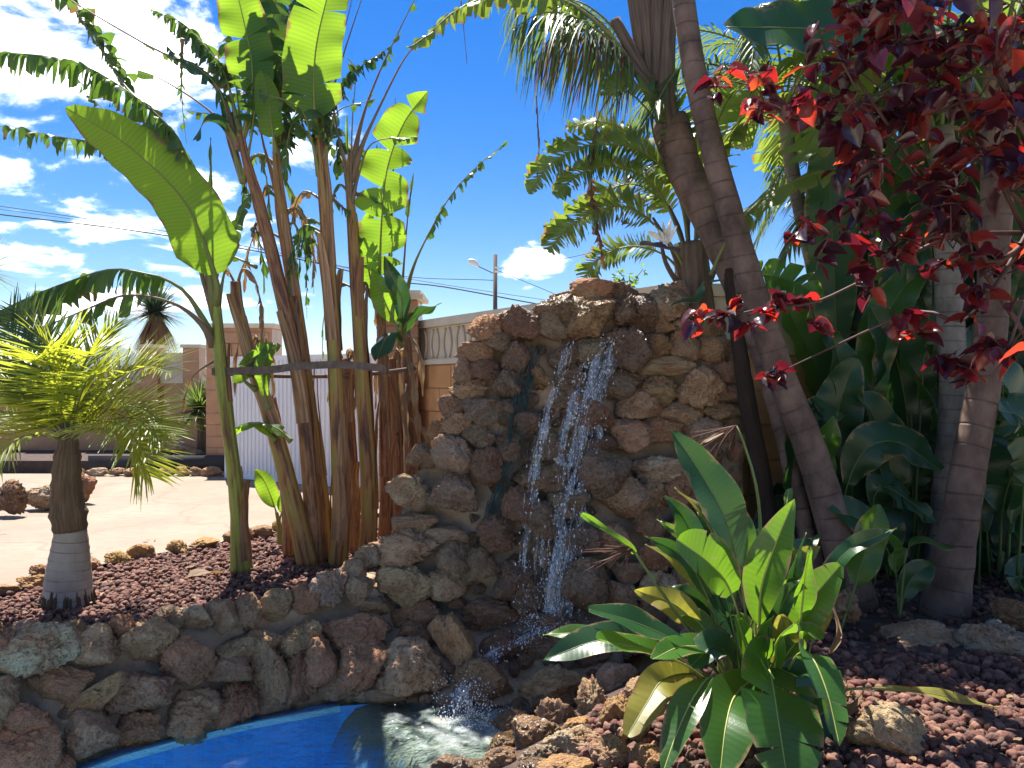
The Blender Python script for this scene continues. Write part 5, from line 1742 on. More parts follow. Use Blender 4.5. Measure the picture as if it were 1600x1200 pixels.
    for k, (pts, w, cu) in enumerate(fans):
        leaf(tC, px(pts, 6.45, (-.5 if k % 2 else .3)), w * 1.6, ST, u0=.36, nrm=Vector((-.1, -.75, .6)), cuts=int(cu * 1.35), droop=.16, seed=130 + k, rib=.016, ragged=.15, lean=.55, kind='banana', fold=.1, gap=.15)
    leaf(tC, px([(1060, 230), (985, 145), (950, 155), (930, 200), (922, 270), (930, 340), (945, 420)], 6.2), .11, DRY, u0=.45, nrm=Vector((1, -.3, 0)), cuts=40, droop=.7, seed=140, rib=.010, ragged=.5, name='dead_leaf')
    for k, (x, y) in enumerate(((1050, 420), (1065, 400), (1040, 440), (1105, 420), (1120, 440), (1075, 380))):
        mb = MB(); path = smooth(px([(1085, 480), ((1085 + x) / 2 + 2, 450), (x, y - 30), (x - 30 + 10 * k, y - 80)], 6.42), 14)
        mb.tube(path, [.035 - .0018 * i for i in range(14)], 7, squash=.5); mb.build('leaf_sheath', 'sheath', tC)
    fl = bpy.data.objects.new('flower', None); C.objects.link(fl); fl.parent = tC; fl.location = P(1040, 385, 6.1) - Vector(tC.location)
    fl['label'] = 'white fan-shaped flower with dark beak'
    mb = MB(); blade(mb, px([(1062, 392), (1030, 386), (1000, 380)], 6.1), .028, UP, 0, 'lance', fold=1.1, seed=3, rib=.012); mb.build('beak', ['flower_beak', 'flower_beak'], fl)
    for k, (x, y) in enumerate(((1022, 352), (1035, 345), (1048, 342), (1012, 362), (1058, 352))):
        mb = MB(); blade(mb, px([(1042, 382), ((1042 + x) / 2, (378 + y) / 2), (x, y)], 6.08), .022, CAMN, 0, 'lance', seed=k, rib=.004); mb.build('petal', ['petal_white', 'petal_white'], fl)
    # broad backlit paddle to the right of the fan, and leaves around
    leaf(tC, px([(1110, 430), (1140, 370), (1190, 315), (1260, 275), (1330, 262)], 6.0, -.5), .22, ('strelitzia_torn', 'rib'), u0=.22, nrm=Vector((0, -.5, .9)), cuts=3, droop=.3, seed=150, kind='paddle', rib=.016)
    leaf(tC, px([(1110, 440), (1180, 430), (1240, 440), (1285, 470)], 6.2, -.2), .16, SG, u0=.2, nrm=CAMN, cuts=9, droop=.2, seed=151, kind='paddle')
    leaf(tC, px([(1100, 440), (1090, 460), (1070, 470), (1050, 475)], 6.0, -.2), .1, SD, u0=.1, nrm=UP, droop=.3, seed=152, kind='paddle')

    # grey palm with feathery crown
    tD, pathD, _ = tree((1345, 890), 6.7, 'thin grey ringed palm trunk with feathery crown behind the red leaves', [(1350, 895), (1325, 760), (1302, 620), (1283, 480), (1255, 350), (1235, 250), (1225, 170)], [15, 14, 13, 12, 11, 11, 10], 'grey_trunk', 34, .04, 6, name='feather_palm')
    cD = pathD[-1]
    for k in range(16):
        a = k * 2.399
        el = .75 - .09 * k
        out = Vector((math.cos(a), math.sin(a), 0))
        R = 1.55
        pts = [cD, cD + out * .4 * R * .6 + UP * (.35 + el * .5), cD + out * R * .75 + UP * (.35 + el * .6), cD + out * R * 1.05 + UP * (el * .5 - .3)]
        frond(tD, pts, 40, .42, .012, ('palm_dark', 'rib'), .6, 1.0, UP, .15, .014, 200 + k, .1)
    tP, pathP, _ = tree((1400, 880), 7.0, 'feathery palm filling the dark background behind the plum leaves', [(1400, 885), (1395, 700), (1390, 520), (1395, 330)], [13, 12, 11, 10], 'grey_trunk', 30, .04, 16, name='feather_palm')
    for q, cP in enumerate((pathP[-1], pathP[-1] + Vector((.9, -.2, -.35)), pathP[-1] + Vector((.45, -.3, .75)))):
        for k in range(14):
            a = k * 2.399 + q; el = .8 - .11 * k
            out = Vector((math.cos(a), math.sin(a) * .7, 0)); R_ = 1.4
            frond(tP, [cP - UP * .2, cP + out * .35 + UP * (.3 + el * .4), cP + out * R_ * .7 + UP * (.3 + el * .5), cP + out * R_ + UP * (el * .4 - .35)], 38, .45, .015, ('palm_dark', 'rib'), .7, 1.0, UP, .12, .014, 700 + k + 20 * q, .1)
    # thick trunk at right and two behind
    tE, pathE, _ = tree((1475, 965), 5.2, 'thickest ringed trunk on the far right, sunlit along one edge', [(1475, 970), (1497, 830), (1515, 720), (1536, 610), (1550, 480), (1556, 340), (1560, 200), (1560, 60)], [36, 28, 25, 24, 23, 23, 22, 21], 'ring_trunk', 15, .05, 7)
    tF, pathF, _ = tree((1468, 890), 5.9, 'grey trunk standing just behind the thickest ringed trunk', [(1468, 895), (1480, 760), (1490, 620), (1484, 480), (1478, 340), (1470, 200)], [23, 21, 20, 20, 19, 18], 'grey_trunk', 14, .05, 8)
    tG, pathG, _ = tree((1428, 880), 6.6, 'slim dark trunk in deep shade between the grey trunks', [(1428, 885), (1430, 740), (1427, 600), (1418, 450), (1410, 300)], [17, 15, 14, 13, 12], 'grey_trunk', 24, .05, 9)
    tH, pathH, _ = tree((1205, 890), 6.0, 'dark fibrous trunk hard against the waterfall end', [(1215, 900), (1190, 740), (1165, 610), (1150, 500), (1140, 420)], [15, 14, 13, 12, 11], 'fibre_dark', 0, .12, 10)
    for k, (t_, top, dd) in enumerate(((tE, pathE[-1], 0), (tF, pathF[-1], 1), (tG, pathG[-1], 2))):
        for j in range(8):
            a = j * 2.4 + k
            out = Vector((math.cos(a), math.sin(a), 0))
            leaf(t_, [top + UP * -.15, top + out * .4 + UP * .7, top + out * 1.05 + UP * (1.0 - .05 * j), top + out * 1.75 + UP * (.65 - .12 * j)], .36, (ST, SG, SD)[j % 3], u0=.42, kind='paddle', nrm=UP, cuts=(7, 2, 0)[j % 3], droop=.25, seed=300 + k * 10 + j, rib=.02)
    # the pale underside close overhead
    leaf(tE, px([(1560, 190), (1490, 85), (1400, 52), (1290, 45), (1135, 42)], 4.9, -.3), .27, ('strelitzia_dark', 'petiole'), u0=.3, nrm=Vector((0, -.85, .45)), droop=.03, fold=.1, seed=330, kind='paddle', rib=.016, label='broad grey-green leaf seen from below')
    # understorey of paddles in the shade
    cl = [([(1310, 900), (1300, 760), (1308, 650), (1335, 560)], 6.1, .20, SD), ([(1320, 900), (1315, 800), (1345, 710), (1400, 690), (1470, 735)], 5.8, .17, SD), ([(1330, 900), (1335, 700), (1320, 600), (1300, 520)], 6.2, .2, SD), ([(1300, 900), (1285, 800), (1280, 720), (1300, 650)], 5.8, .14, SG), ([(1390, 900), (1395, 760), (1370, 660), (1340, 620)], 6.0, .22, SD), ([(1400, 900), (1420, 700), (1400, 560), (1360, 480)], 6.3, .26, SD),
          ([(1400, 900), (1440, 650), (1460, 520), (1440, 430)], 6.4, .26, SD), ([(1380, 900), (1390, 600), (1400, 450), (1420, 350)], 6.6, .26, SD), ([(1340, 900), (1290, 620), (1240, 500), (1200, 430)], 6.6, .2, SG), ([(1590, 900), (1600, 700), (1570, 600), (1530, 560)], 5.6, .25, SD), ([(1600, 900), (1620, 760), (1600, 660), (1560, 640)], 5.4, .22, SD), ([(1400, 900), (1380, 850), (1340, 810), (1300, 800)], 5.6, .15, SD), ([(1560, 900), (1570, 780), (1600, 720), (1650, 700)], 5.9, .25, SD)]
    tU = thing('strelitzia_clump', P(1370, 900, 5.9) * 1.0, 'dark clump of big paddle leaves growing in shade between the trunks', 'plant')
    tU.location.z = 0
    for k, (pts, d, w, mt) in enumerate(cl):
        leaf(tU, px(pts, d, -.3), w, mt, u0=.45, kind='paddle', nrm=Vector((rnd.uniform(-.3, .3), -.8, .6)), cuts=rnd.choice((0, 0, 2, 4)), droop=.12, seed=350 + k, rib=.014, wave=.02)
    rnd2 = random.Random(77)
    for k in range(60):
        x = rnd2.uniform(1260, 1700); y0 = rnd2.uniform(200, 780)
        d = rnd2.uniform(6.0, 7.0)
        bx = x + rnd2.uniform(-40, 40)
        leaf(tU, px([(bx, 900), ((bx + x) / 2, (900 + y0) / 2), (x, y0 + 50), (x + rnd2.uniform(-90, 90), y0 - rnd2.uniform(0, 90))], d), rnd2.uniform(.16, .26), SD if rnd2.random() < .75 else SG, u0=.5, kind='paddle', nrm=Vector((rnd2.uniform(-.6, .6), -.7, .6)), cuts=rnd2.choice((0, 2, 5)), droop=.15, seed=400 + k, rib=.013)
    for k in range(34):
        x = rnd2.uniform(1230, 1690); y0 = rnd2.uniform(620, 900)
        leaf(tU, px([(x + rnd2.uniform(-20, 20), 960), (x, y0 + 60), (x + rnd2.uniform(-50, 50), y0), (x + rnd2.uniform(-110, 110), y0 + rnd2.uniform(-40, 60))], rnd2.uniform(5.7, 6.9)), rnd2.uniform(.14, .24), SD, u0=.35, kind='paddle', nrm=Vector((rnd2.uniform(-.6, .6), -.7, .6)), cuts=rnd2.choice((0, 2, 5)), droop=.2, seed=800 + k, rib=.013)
    # two lit young plants by the gravel
    tV = thing('strelitzia_seedling', G(1318, 985), 'young bird of paradise with one tall upright sunlit leaf before the leaning trunk', 'plant')
    leaf(tV, px([(1312, 990), (1335, 920), (1352, 860), (1372, 788)], 4.7), .115, SG, u0=.38, kind='paddle', nrm=CAMN, seed=450, rib=.011)
    leaf(tV, px([(1312, 990), (1300, 930), (1298, 880)], 4.8), .09, SD, u0=.35, kind='paddle', nrm=CAMN, seed=451, rib=.009)
    tW = thing('strelitzia_seedling', G(1405, 960), 'young bird of paradise with sideways sunlit leaf against the thick trunk', 'plant')
    leaf(tW, px([(1405, 965), (1412, 900), (1417, 862), (1440, 842), (1487, 856)], 4.9), .11, SG, u0=.6, kind='paddle', nrm=UP, droop=.3, seed=455, rib=.010)
    leaf(tW, px([(1405, 965), (1400, 900), (1395, 850), (1375, 830)], 5.0), .10, SG, u0=.45, kind='paddle', nrm=UP, droop=.2, seed=456, rib=.009)
    leaf(tW, px([(1405, 965), (1420, 910), (1455, 880)], 5.0), .10, SD, u0=.3, kind='paddle', nrm=CAMN, droop=.2, seed=457, rib=.009)


jungle()


# ------------------------------------------------------------------ bird of paradise in front
def front_plant():
    d = 3.5
    t = thing('bird_of_paradise', G(1185, 1130), 'lush bird of paradise plant with broad sunlit leaves beside the pool', 'plant')
    SG = ('strelitzia_leaf', 'petiole'); SD = ('strelitzia_dark', 'petiole'); YL = ('yellow_leaf', 'rib'); DRY = ('dry_leaf', 'rib_brown')
    W = lambda p: m_px(p, d)
    SG = ('strelitzia_leaf', 'rib_yellow'); SD = ('strelitzia_dark', 'petiole')
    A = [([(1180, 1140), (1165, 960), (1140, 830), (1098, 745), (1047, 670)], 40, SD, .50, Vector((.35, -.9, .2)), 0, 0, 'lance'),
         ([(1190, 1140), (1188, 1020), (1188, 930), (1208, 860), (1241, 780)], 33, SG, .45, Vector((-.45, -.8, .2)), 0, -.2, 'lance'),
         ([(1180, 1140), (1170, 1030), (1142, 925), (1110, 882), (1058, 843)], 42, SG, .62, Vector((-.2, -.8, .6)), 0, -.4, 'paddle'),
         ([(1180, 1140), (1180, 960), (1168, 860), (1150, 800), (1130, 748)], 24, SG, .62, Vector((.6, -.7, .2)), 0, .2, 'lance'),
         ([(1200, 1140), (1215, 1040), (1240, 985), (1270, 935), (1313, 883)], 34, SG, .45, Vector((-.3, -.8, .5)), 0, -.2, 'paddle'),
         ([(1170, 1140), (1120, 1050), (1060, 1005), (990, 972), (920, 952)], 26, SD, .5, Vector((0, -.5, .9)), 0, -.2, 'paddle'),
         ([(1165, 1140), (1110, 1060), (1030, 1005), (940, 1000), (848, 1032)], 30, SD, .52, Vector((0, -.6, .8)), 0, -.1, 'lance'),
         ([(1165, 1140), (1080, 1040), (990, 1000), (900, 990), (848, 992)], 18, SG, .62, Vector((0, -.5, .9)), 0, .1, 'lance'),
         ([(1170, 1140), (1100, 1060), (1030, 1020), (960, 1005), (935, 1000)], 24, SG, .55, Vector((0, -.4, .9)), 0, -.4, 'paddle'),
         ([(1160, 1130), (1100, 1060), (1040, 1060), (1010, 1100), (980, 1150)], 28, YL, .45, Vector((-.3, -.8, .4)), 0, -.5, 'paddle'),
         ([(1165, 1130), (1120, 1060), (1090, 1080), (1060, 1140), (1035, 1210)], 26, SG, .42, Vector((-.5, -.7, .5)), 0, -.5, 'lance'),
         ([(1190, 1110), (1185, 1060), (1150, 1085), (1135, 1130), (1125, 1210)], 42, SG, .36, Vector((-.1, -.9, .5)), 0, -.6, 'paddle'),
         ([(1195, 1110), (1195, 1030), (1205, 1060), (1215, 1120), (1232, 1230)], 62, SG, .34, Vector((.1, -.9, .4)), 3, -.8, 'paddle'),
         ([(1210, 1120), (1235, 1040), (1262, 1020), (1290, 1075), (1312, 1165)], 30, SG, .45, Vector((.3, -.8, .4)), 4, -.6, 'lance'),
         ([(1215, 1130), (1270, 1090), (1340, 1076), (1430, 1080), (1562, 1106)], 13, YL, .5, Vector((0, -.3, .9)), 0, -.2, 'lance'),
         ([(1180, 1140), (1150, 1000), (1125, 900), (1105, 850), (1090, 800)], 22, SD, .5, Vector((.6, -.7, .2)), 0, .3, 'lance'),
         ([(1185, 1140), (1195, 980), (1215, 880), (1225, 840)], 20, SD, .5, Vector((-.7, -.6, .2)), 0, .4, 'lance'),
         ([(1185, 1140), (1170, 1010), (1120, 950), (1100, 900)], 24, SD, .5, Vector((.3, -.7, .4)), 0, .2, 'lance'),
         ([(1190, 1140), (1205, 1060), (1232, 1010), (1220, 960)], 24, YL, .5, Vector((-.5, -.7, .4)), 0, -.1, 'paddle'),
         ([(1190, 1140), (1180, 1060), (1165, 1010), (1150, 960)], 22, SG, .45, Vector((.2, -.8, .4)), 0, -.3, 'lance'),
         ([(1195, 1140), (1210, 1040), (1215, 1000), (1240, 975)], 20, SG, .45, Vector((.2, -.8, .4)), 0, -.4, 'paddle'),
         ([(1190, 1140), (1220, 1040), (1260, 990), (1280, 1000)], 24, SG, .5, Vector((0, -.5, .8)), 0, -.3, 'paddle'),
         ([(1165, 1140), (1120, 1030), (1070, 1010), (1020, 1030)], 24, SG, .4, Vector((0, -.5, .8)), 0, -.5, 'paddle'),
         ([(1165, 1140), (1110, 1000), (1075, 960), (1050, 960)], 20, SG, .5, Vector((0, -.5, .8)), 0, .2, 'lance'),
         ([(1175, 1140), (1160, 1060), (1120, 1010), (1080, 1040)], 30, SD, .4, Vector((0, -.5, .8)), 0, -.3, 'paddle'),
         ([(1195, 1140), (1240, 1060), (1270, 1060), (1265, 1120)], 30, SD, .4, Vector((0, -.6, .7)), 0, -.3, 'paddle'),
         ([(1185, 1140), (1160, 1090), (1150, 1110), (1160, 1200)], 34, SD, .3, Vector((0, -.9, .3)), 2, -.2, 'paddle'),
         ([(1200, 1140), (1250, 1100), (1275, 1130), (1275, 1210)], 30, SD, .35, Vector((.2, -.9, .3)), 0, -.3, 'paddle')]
    for k, (pts, w, mt, u0, nr, cu, dd, kd) in enumerate(A):
        leaf(t, px(pts, d + .05 * ((k * 7) % 5 - 2), dd), W(w), mt, u0=u0, kind=kd, nrm=nr, cuts=cu if cu else (0, 0, 2, 0, 3)[k % 5], droop=.08, fold=.32, seed=500 + k, rib=.0095, wave=.008, lean=.35, gap=.08, nv=6)
    rnd = random.Random(8)
    for k in range(30):      # extra stalks and narrow leaves in the thick of the plant
        a = rnd.uniform(-1.5, 1.5); h = rnd.uniform(.35, 1.1)
        b = Vector(t.location) + Vector((rnd.uniform(-.15, .15), rnd.uniform(-.1, .25), 0))
        out = Vector((math.sin(a), rnd.uniform(-.4, .8), 0))
        leaf(t, [b, b + out * .12 + UP * h * .5, b + out * .28 + UP * h * .85, b + out * (.42 + .1 * rnd.random()) + UP * h], rnd.uniform(.03, .08), (SD, SG, SG, YL, SD)[k % 5], u0=.55, kind='lance', nrm=Vector((rnd.uniform(-.6, .6), -.7, .5)), droop=.08, fold=.4, seed=540 + k, rib=.009)
    for k, (pts, w) in enumerate((([(1040, 1060), (1000, 1110), (965, 1160), (945, 1200)], 12), ([(1060, 1090), (1020, 1115), (990, 1130)], 10), ([(1235, 1090), (1225, 1120), (1218, 1180)], 12), ([(1295, 930), (1308, 980), (1300, 1020)], 8), ([(1300, 1110), (1330, 1100), (1350, 1080)], 10))):
        leaf(t, px(pts, d, -.2), W(w), DRY, u0=.05, kind='lance', nrm=CAMN, fold=.9, seed=560 + k, rib=.006, name='dead_leaf')
    # spent flowers
    for k, (stalk, beak, hairs) in enumerate((([(1175, 1140), (1100, 1020), (1030, 920), (988, 858)], [(992, 864), (950, 832), (908, 803)], (955, 862)), ([(1195, 1130), (1190, 900), (1185, 780), (1165, 700), (1150, 665)], [(1150, 668), (1120, 680), (1092, 695)], (1125, 690)))):
        f = bpy.data.objects.new('spent_flower', None); C.objects.link(f); f.parent = t
        f.location = P(*stalk[-1], d) - Vector(t.location)
        mb = MB(); mb.tube(smooth(px(stalk, d, .1), 20), [.010 - .0002 * i for i in range(20)], 7); mb.build('flower_stalk', 'petiole', f)
        mb = MB(); blade(mb, px(beak, d + .1), W(11 if k == 0 else 6), Vector((.4, -.8, .5)), 0, 'lance', fold=.8, seed=k, rib=.006); mb.build('bract', ['strelitzia_leaf' if k == 0 else 'dry_leaf', 'petiole'], f)
        mb = MB()
        s0 = P(*stalk[-1], d + .08)
        for j in range(22):
            e = P(hairs[0] + rnd.uniform(-55, 30), hairs[1] + rnd.uniform(-16, 34), d + .08 + rnd.uniform(-.06, .06))
            m = s0.lerp(e, .5) + Vector((0, 0, rnd.uniform(-.01, .02)))
            mb.tube(smooth([s0, m, e], 6), [.0035, .003, .003, .0025, .002, .001], 4)
        mb.build('dry_filaments', 'dry_dark', f)['kind'] = 'stuff'
    # fallen strap leaf on the gravel by the lone banana
    o = leaf(None, [Vector(q) for q in (G(290, 905), G(315, 899) + UP * .03, G(348, 896))], .05, ('dry_leaf', 'rib_brown'), name='fallen_leaf', u0=0, kind='lance', nrm=UP, seed=7, rib=.006)
    tag(o, 'dry tan leaf lying on the gravel beside the lone banana', 'leaf')


front_plant()


# ------------------------------------------------------------------ purple-leaved plum
def plum():
    d = 3.9
    base = P(1720, 600, 4.1); base.z = 0
    t = thing('purple_plum_tree', base, 'purple plum tree with glowing red leaves reaching in from the right', 'tree')
    rnd = random.Random(21)
    CL = [(1320, 95, 75, 3.6), (1290, 175, 60, 3.7), (1400, 70, 70, 3.6), (1475, 110, 80, 3.5), (1555, 110, 80, 3.3), (1345, 160, 60, 3.6), (1255, 150, 40, 3.9), (1120, 125, 38, 4.3), (1180, 135, 45, 4.2), (1215, 175, 40, 4.1), (1400, 240, 70, 3.7), (1450, 290, 65, 3.6), (1520, 250, 70, 3.5), (1580, 300, 60, 3.4),
          (1290, 370, 55, 3.7), (1340, 330, 55, 3.7), (1420, 375, 65, 3.7), (1500, 365, 70, 3.6), (1560, 410, 60, 3.5), (1100, 500, 32, 4.3), (1155, 490, 34, 4.3), (1210, 478, 34, 4.2), (1265, 475, 32, 4.1), (1335, 445, 40, 4.0), (1420, 490, 36, 3.8), (1530, 480, 42, 3.5), (1575, 545, 40, 3.2), (1500, 570, 40, 3.4), (1200, 590, 22, 4.3), (1370, 200, 60, 3.8), (1590, 190, 60, 3.3), (1540, 40, 60, 3.3), (1440, 20, 60, 3.5), (1440, 180, 70, 3.7), (1330, 250, 50, 3.8),
          (1560, -40, 80, 3.4), (1450, -50, 80, 3.6), (1340, 20, 50, 3.7), (1640, 200, 80, 3.5), (1650, 400, 80, 3.5), (1650, 60, 80, 3.4)]
    # trunk and boughs
    mb = MB()
    tp = smooth([base, base + Vector((-.05, -.1, 1.2)), base + Vector((-.2, -.25, 2.4)), base + Vector((-.4, -.4, 3.4))], 24)
    mb.tube(tp, [.07 - .0016 * i for i in range(24)], 10); mb.build('trunk', 'twig', t)
    cents = [P(x, y, dd) for x, y, r, dd in CL]
    boughs = [[0, 5, 1, 6], [3, 2, 33, 0], [4, 3, 29, 9, 8, 7], [13, 12, 11, 10, 34], [17, 16, 15, 14], [18, 17, 23, 22, 21, 20, 19], [25, 24, 28], [26, 27], [31, 32, 37], [30, 33, 5]]
    for bi, chain in enumerate(boughs):
        pts = [tp[min(23, 8 + bi * 2 % 15)]] + [cents[i] for i in chain]
        mb = MB(); path = smooth(pts, 30)
        mb.tube(path, [.018 - .0005 * i for i in range(30)], 6); mb.build('branch', 'twig', t)
    # one leaf, folded along its midrib with a drooping tip
    lm = MB()
    rows = []
    for j in range(6):
        v = j / 5
        w = .40 * math.sin(math.pi * (v * .9 + .05) ** .8) * (1 - .12 * v)
        if j in (0, 5): w = .015
        z = -.42 * v * v + .03 * math.sin(v * 9)
        rows.append([(-w, v, z + w * .4), (-w * .5, v, z + w * .16), (0, v, z), (w * .5, v, z + w * .16), (w, v, z + w * .4)])
    lm.grid(rows, 0, [[(j * .2, (k - 2) * .3) for k in range(5)] for j in range(6)])
    me = lm.mesh('plum_leaf', 'plum_leaf')
    lv = np.array([v.co[:] for v in me.vertices]); lf = [tuple(p.vertices) for p in me.polygons]
    rest = MB(); twig = MB()
    leaves = []
    for (x, y, r, dd), c in zip(CL, cents):
        R = m_px(r, dd)
        nt = max(3, int(5.6 * (r / 60) ** 1.5))
        for k in range(nt):
            s = c + Vector((rnd.gauss(0, .3) * R, rnd.gauss(0, .45) * R, rnd.gauss(0, .3) * R))
            e = s + Vector((rnd.uniform(-1, .4), rnd.uniform(-.8, .6), rnd.uniform(-.6, .7))).normalized() * R * rnd.uniform(.7, 1.2)
            m = s.lerp(e, .5) + UP * R * .12
            path = smooth([s, m, e], 9)
            twig.tube([c] + path, [.004] * 3 + [.003] * 4 + [.002] * 3, 4)
            nl = rnd.randint(4, 6)
            for q in range(nl):
                p = path[min(8, 2 + int(q * 6.5 / nl))]
                yaw = rnd.uniform(0, 6.28); pit = rnd.uniform(-.9, .35); rol = rnd.uniform(-.8, .8)
                leaves.append((p, yaw, pit, rol, rnd.uniform(.07, .135), (p - cam.location).length))
    leaves.append((P(1603, 560, 1.75) + Vector((.0, 0, .02)), 1.5, -.1, .5, .075, 0)); leaves.append((P(1590, 470, 2.6), 2.0, -.2, .5, .09, 0))
    leaves.append((P(1500, -12, 2.0), 2.6, -1.2, .4, .075, 0)); leaves.append((P(1545, -10, 1.9), 3.6, -1.3, .2, .08, 0)); leaves.append((P(1415, -8, 2.2), 3.2, -1.3, .2, .06, 0))
    for L_ in leaves[-5:]:      # the sprays that hang nearest the eye have their own twigs back to the boughs
        far = min(cents[3:5] + cents[25:27], key=lambda q: (q - L_[0]).length)
        twig.tube(smooth([L_[0], L_[0].lerp(far, .5) + Vector((.12, 0, .1)), far], 14), [.0018 + .0002 * i for i in range(14)], 5)
    vis = []
    for L_ in leaves:
        p = L_[0]; x = CX + F * p.x / p.y; y = HY - F * (p.z - CZ) / p.y
        vis.append(-20 < x < 1610 and -20 < y < 1200)
    order = sorted(range(len(leaves)), key=lambda i: (not vis[i], leaves[i][5]))
    from mathutils import Euler
    for rank, i in enumerate(order):
        p, yaw, pit, rol, s, _ = leaves[i]
        e = Euler((pit, rol, yaw))
        if rank < 298:
            o = bpy.data.objects.new('leaf', me); C.objects.link(o); o.parent = t
            o.location = p - base; o.rotation_euler = e; o.scale = (s, s, s)
        else:
            Mx = np.array(e.to_matrix()) * s
            vv = lv @ Mx.T + np.array(p)
            b0 = len(rest.v)
            for q in vv: rest.vert(q, (0, 0))
            for f in lf: rest.face([b0 + a for a in f])
    rest.build('foliage', 'plum_leaf', t)['kind'] = 'stuff'
    twig.build('twigs', 'twig', t)['kind'] = 'stuff'
    # small green tree top showing above the falls
    g = thing('shrub', P(985, 600, 9.5), 'small green leafy shrub top above the garden wall coping', 'shrub')
    g.location.z = 0
    mb = MB(); c = P(985, 452, 9.5)
    mb.tube(smooth([Vector((c.x, c.y, 0)), Vector((c.x, c.y, c.z * .6)), c], 10), .02, 6)
    for k in range(9):
        e = P(985 + rnd.uniform(-28, 28), rnd.uniform(420, 470), 9.5 + rnd.uniform(-.2, .2))
        mb.tube(smooth([c - UP * .3, c.lerp(e, .4), e], 6), .005, 4)
        for q in range(16):
            p = c.lerp(e, rnd.uniform(.3, 1)) + Vector((rnd.gauss(0, .04), rnd.gauss(0, .04), rnd.gauss(0, .04)))
            Mx = np.array(Euler((rnd.uniform(-1, 1), rnd.uniform(-1, 1), rnd.uniform(0, 6.28))).to_matrix()) * .06
            b0 = len(mb.v)
            for w in lv @ Mx.T + np.array(p): mb.vert(w)
            for f in lf: mb.face([b0 + a for a in f], 1)
    mb.build('crown', ['twig', 'small_green'], g)['kind'] = 'stuff'


plum()


# ------------------------------------------------------------------ falling water
def face_pt(x, y, out=.10):
    c = on_face(x, y); c.y -= out; return c


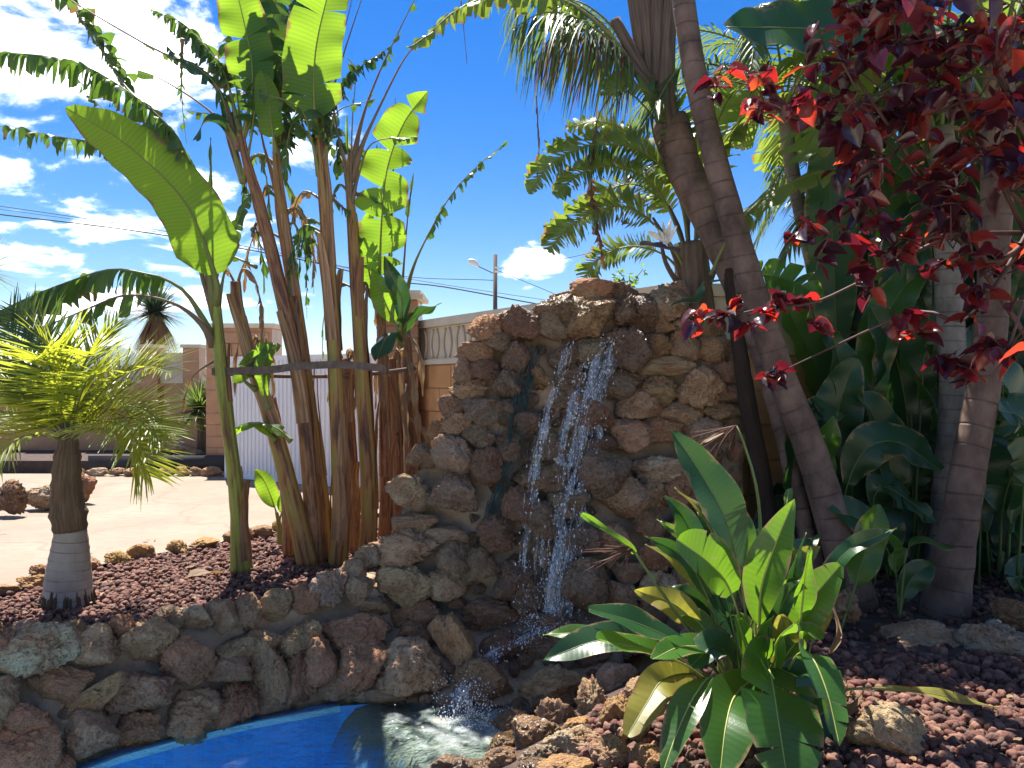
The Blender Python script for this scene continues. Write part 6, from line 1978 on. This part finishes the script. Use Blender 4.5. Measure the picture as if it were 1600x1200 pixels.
def water():
    rnd = random.Random(12)
    bm = bmesh.new(); bmesh.ops.create_icosphere(bm, subdivisions=1, radius=1.0)
    iv = [v.co.copy() for v in bm.verts]; jf = [tuple(v.index for v in f.verts) for f in bm.faces]; bm.free()

    def drop(mb, p, r, el=1.0):
        b = len(mb.v)
        for v in iv: mb.vert(p + Vector((v.x * r, v.y * r, v.z * r * el)))
        for f in jf: mb.face([b + k for k in f])

    def stream(name, label, line, spread, n, drops, seg, out):
        ref = smooth([Vector((a, b, 0)) for a, b in line], 120)
        t = thing(name, face_pt(*line[-1], .1), label, 'waterfall', 'water running down the stones')
        mb = MB()
        for k in range(n):
            u0 = rnd.random() ** 1.1 * .92; ln = rnd.uniform(*seg)
            ox = rnd.gauss(0, 1)
            if noise.noise(Vector((u0 * 7, ox * 1.1, spread))) < -.12: continue
            o2 = out + rnd.uniform(-.03, .05)
            pts = []
            m = 9
            for j in range(m):
                u = min(.999, u0 + ln * j / (m - 1))
                q = ref[int(u * 119)]
                sp = spread * (.35 + .6 * u + 1.3 * max(0, noise.noise(Vector((u * 5.5, 3.3, spread)))))
                pts.append(face_pt(q.x + ox * sp + 5 * noise.noise(Vector((u * 6, ox * .5, 1))) + 7 * noise.noise(Vector((u * 5, 0, spread))), q.y, o2 + .02 * noise.noise(Vector((u * 11, k, 5)))))
            r = rnd.uniform(.0015, .0062)
            mb.tube(smooth(pts, 14), [r * (.3 + abs(noise.noise(Vector((j * .8, k, 2)))) * 2.2) * (1 - abs(j / 6.5 - 1) ** 3) + .0006 for j in range(14)], 5, 0)
        for k in range(int(n * .10)):     # broken sheets of water clinging to the stones
            u0 = rnd.random() * .9; ln = rnd.uniform(.06, .2); ox = rnd.gauss(0, 1) * spread; w = rnd.uniform(.012, .05)
            rows = []
            for j in range(10):
                u = min(.999, u0 + ln * j / 9)
                q = ref[int(u * 119)]
                c = face_pt(q.x + ox * (.4 + .7 * u), q.y, out + .015 * noise.noise(Vector((u * 14, k, 2))))
                ww = w * math.sin(math.pi * (j + .5) / 10)
                rows.append([c + Vector((-ww, .02, 0)), c + Vector((0, -.008, 0)), c + Vector((ww, .02, 0))])
            mb.grid(rows)
        mb.build('falling_strands', 'white_water', t)['kind'] = 'stuff'
        mb = MB()
        for k in range(drops):
            u = rnd.random(); q = ref[int(u * 119)]
            p = face_pt(q.x + rnd.gauss(0, spread * (1.0 + 1.2 * u)), q.y + rnd.uniform(-4, 4), out + rnd.uniform(0, .12))
            drop(mb, p, .0012 + .0055 * rnd.random() ** 2.5, rnd.uniform(1, 2.5))
        mb.build('droplets', 'droplet', t)['kind'] = 'stuff'
    stream('water_stream', 'main white cascade tumbling down the middle of the rock wall', [(952, 528), (932, 560), (915, 620), (905, 660), (900, 700), (890, 760), (880, 800), (870, 900), (862, 965)], 9, 300, 650, (.04, .13), .13)
    stream('water_stream', 'broken side veil spilling off the main cascade towards the mossy ledge', [(958, 530), (948, 575), (925, 630), (932, 680), (915, 725), (898, 770), (905, 815), (885, 880), (880, 960)], 8, 190, 380, (.03, .09), .12)
    stream('water_stream', 'thin outer threads of water between the cascade and the trickle', [(915, 560), (895, 620), (885, 665), (872, 720), (868, 790), (845, 860), (850, 960)], 7, 90, 260, (.03, .08), .13)
    stream('water_stream', 'thin beaded trickle falling beside the main cascade', [(888, 533), (872, 590), (855, 640), (842, 700), (825, 800), (815, 900), (832, 968)], 5, 90, 330, (.04, .12), .15)
    stream('water_stream', 'lowest white rush over the rounded rock into the pool', [(860, 965), (820, 985), (785, 1000), (762, 1025), (735, 1050), (722, 1090), (730, 1100)], 9, 170, 300, (.08, .25), .16)
    # dark streaming weed on the wet stones
    for lb, line, sp, n in (('dark teal water weed hanging down the shaded stones beside the trickle', [(838, 540), (825, 590), (815, 640), (800, 700), (785, 760), (770, 810), (760, 850)], 9, 120), ('green weed strands inside the main cascade', [(935, 555), (922, 600), (925, 650), (930, 700)], 10, 70), ('short weed strands on the lowest wet stones', [(905, 760), (900, 800), (880, 850)], 8, 40)):
        ref = smooth([Vector((a, b, 0)) for a, b in line], 100)
        mb = MB()
        for k in range(n):
            u0 = rnd.random() * .8; ln = rnd.uniform(.08, .3); ox = rnd.gauss(0, sp)
            pts = []
            for j in range(6):
                q = ref[min(99, int((u0 + ln * j / 5) * 99))]
                pts.append(face_pt(q.x + ox + 3 * noise.noise(Vector((j * .6, k, 9))), q.y, .10 + rnd.uniform(-.01, .01)))
            mb.tube(smooth(pts, 10), [.004 * (1 - .09 * j) for j in range(10)], 4)
        tag(mb.build('water_weed', 'algae', origin=face_pt(*line[-1])), lb, 'water weed', kind='stuff')
    # splash where the cascade lands
    mb = MB()
    for k in range(650):
        a = rnd.gauss(0, 1)
        p = face_pt(735 + rnd.gauss(0, 26), 1085 + rnd.gauss(0, 26), .2 + rnd.random() * .15)
        if p.z < -.6: p.z = -.6 + rnd.random() * .03
        drop(mb, p, rnd.uniform(.0015, .005))
    for k in range(350):
        p = face_pt(850 + rnd.gauss(0, 30), 965 + rnd.gauss(0, 16), .12 + rnd.random() * .12)
        drop(mb, p, rnd.uniform(.0015, .0045))
    tag(mb.build('splash', 'droplet', origin=face_pt(735, 1085)), 'spray of bright droplets where the cascade hits the rocks', 'spray', kind='stuff')


water()


# ------------------------------------------------------------------ dead leaves and twigs lying about
def litter():
    rnd = random.Random(61)
    mb = MB()
    for k in range(150):
        if k < 80:
            x, y = rnd.uniform(-3.9, -1.0), rnd.uniform(5.0, 7.6); z = .0
            if y < 5.0 + (x + 2.75) * .45 + .3 or x < -.7 * y: continue
        else:
            y = rnd.uniform(2.7, 5.6); x = rnd.uniform(.9, .68 * y); z = bank_z(x, y) + .025
        a = rnd.uniform(0, 6.28); ln = rnd.uniform(.03, .11); w = rnd.uniform(.003, .018)
        t = Vector((math.cos(a), math.sin(a), 0)); sd = Vector((-t.y, t.x, 0))
        p = Vector((x, y, z + rnd.uniform(.005, .03)))
        rows = []
        for j in range(5):
            v = j / 4
            ww = w * math.sin(math.pi * (v * .9 + .05))
            c = p + t * ln * (v - .5) + UP * (rnd.uniform(.0, .012) + .02 * (v - .5) ** 2)
            rows.append([c - sd * ww + UP * ww * .4, c, c + sd * ww + UP * ww * .4])
        mb.grid(rows, rnd.choice((0, 0, 1)))
    tag(mb.build('leaf_litter', ['dry_leaf', 'dry_dark']), 'scattered dry leaf scraps and twigs on the gravel', 'leaf litter', kind='stuff')


litter()
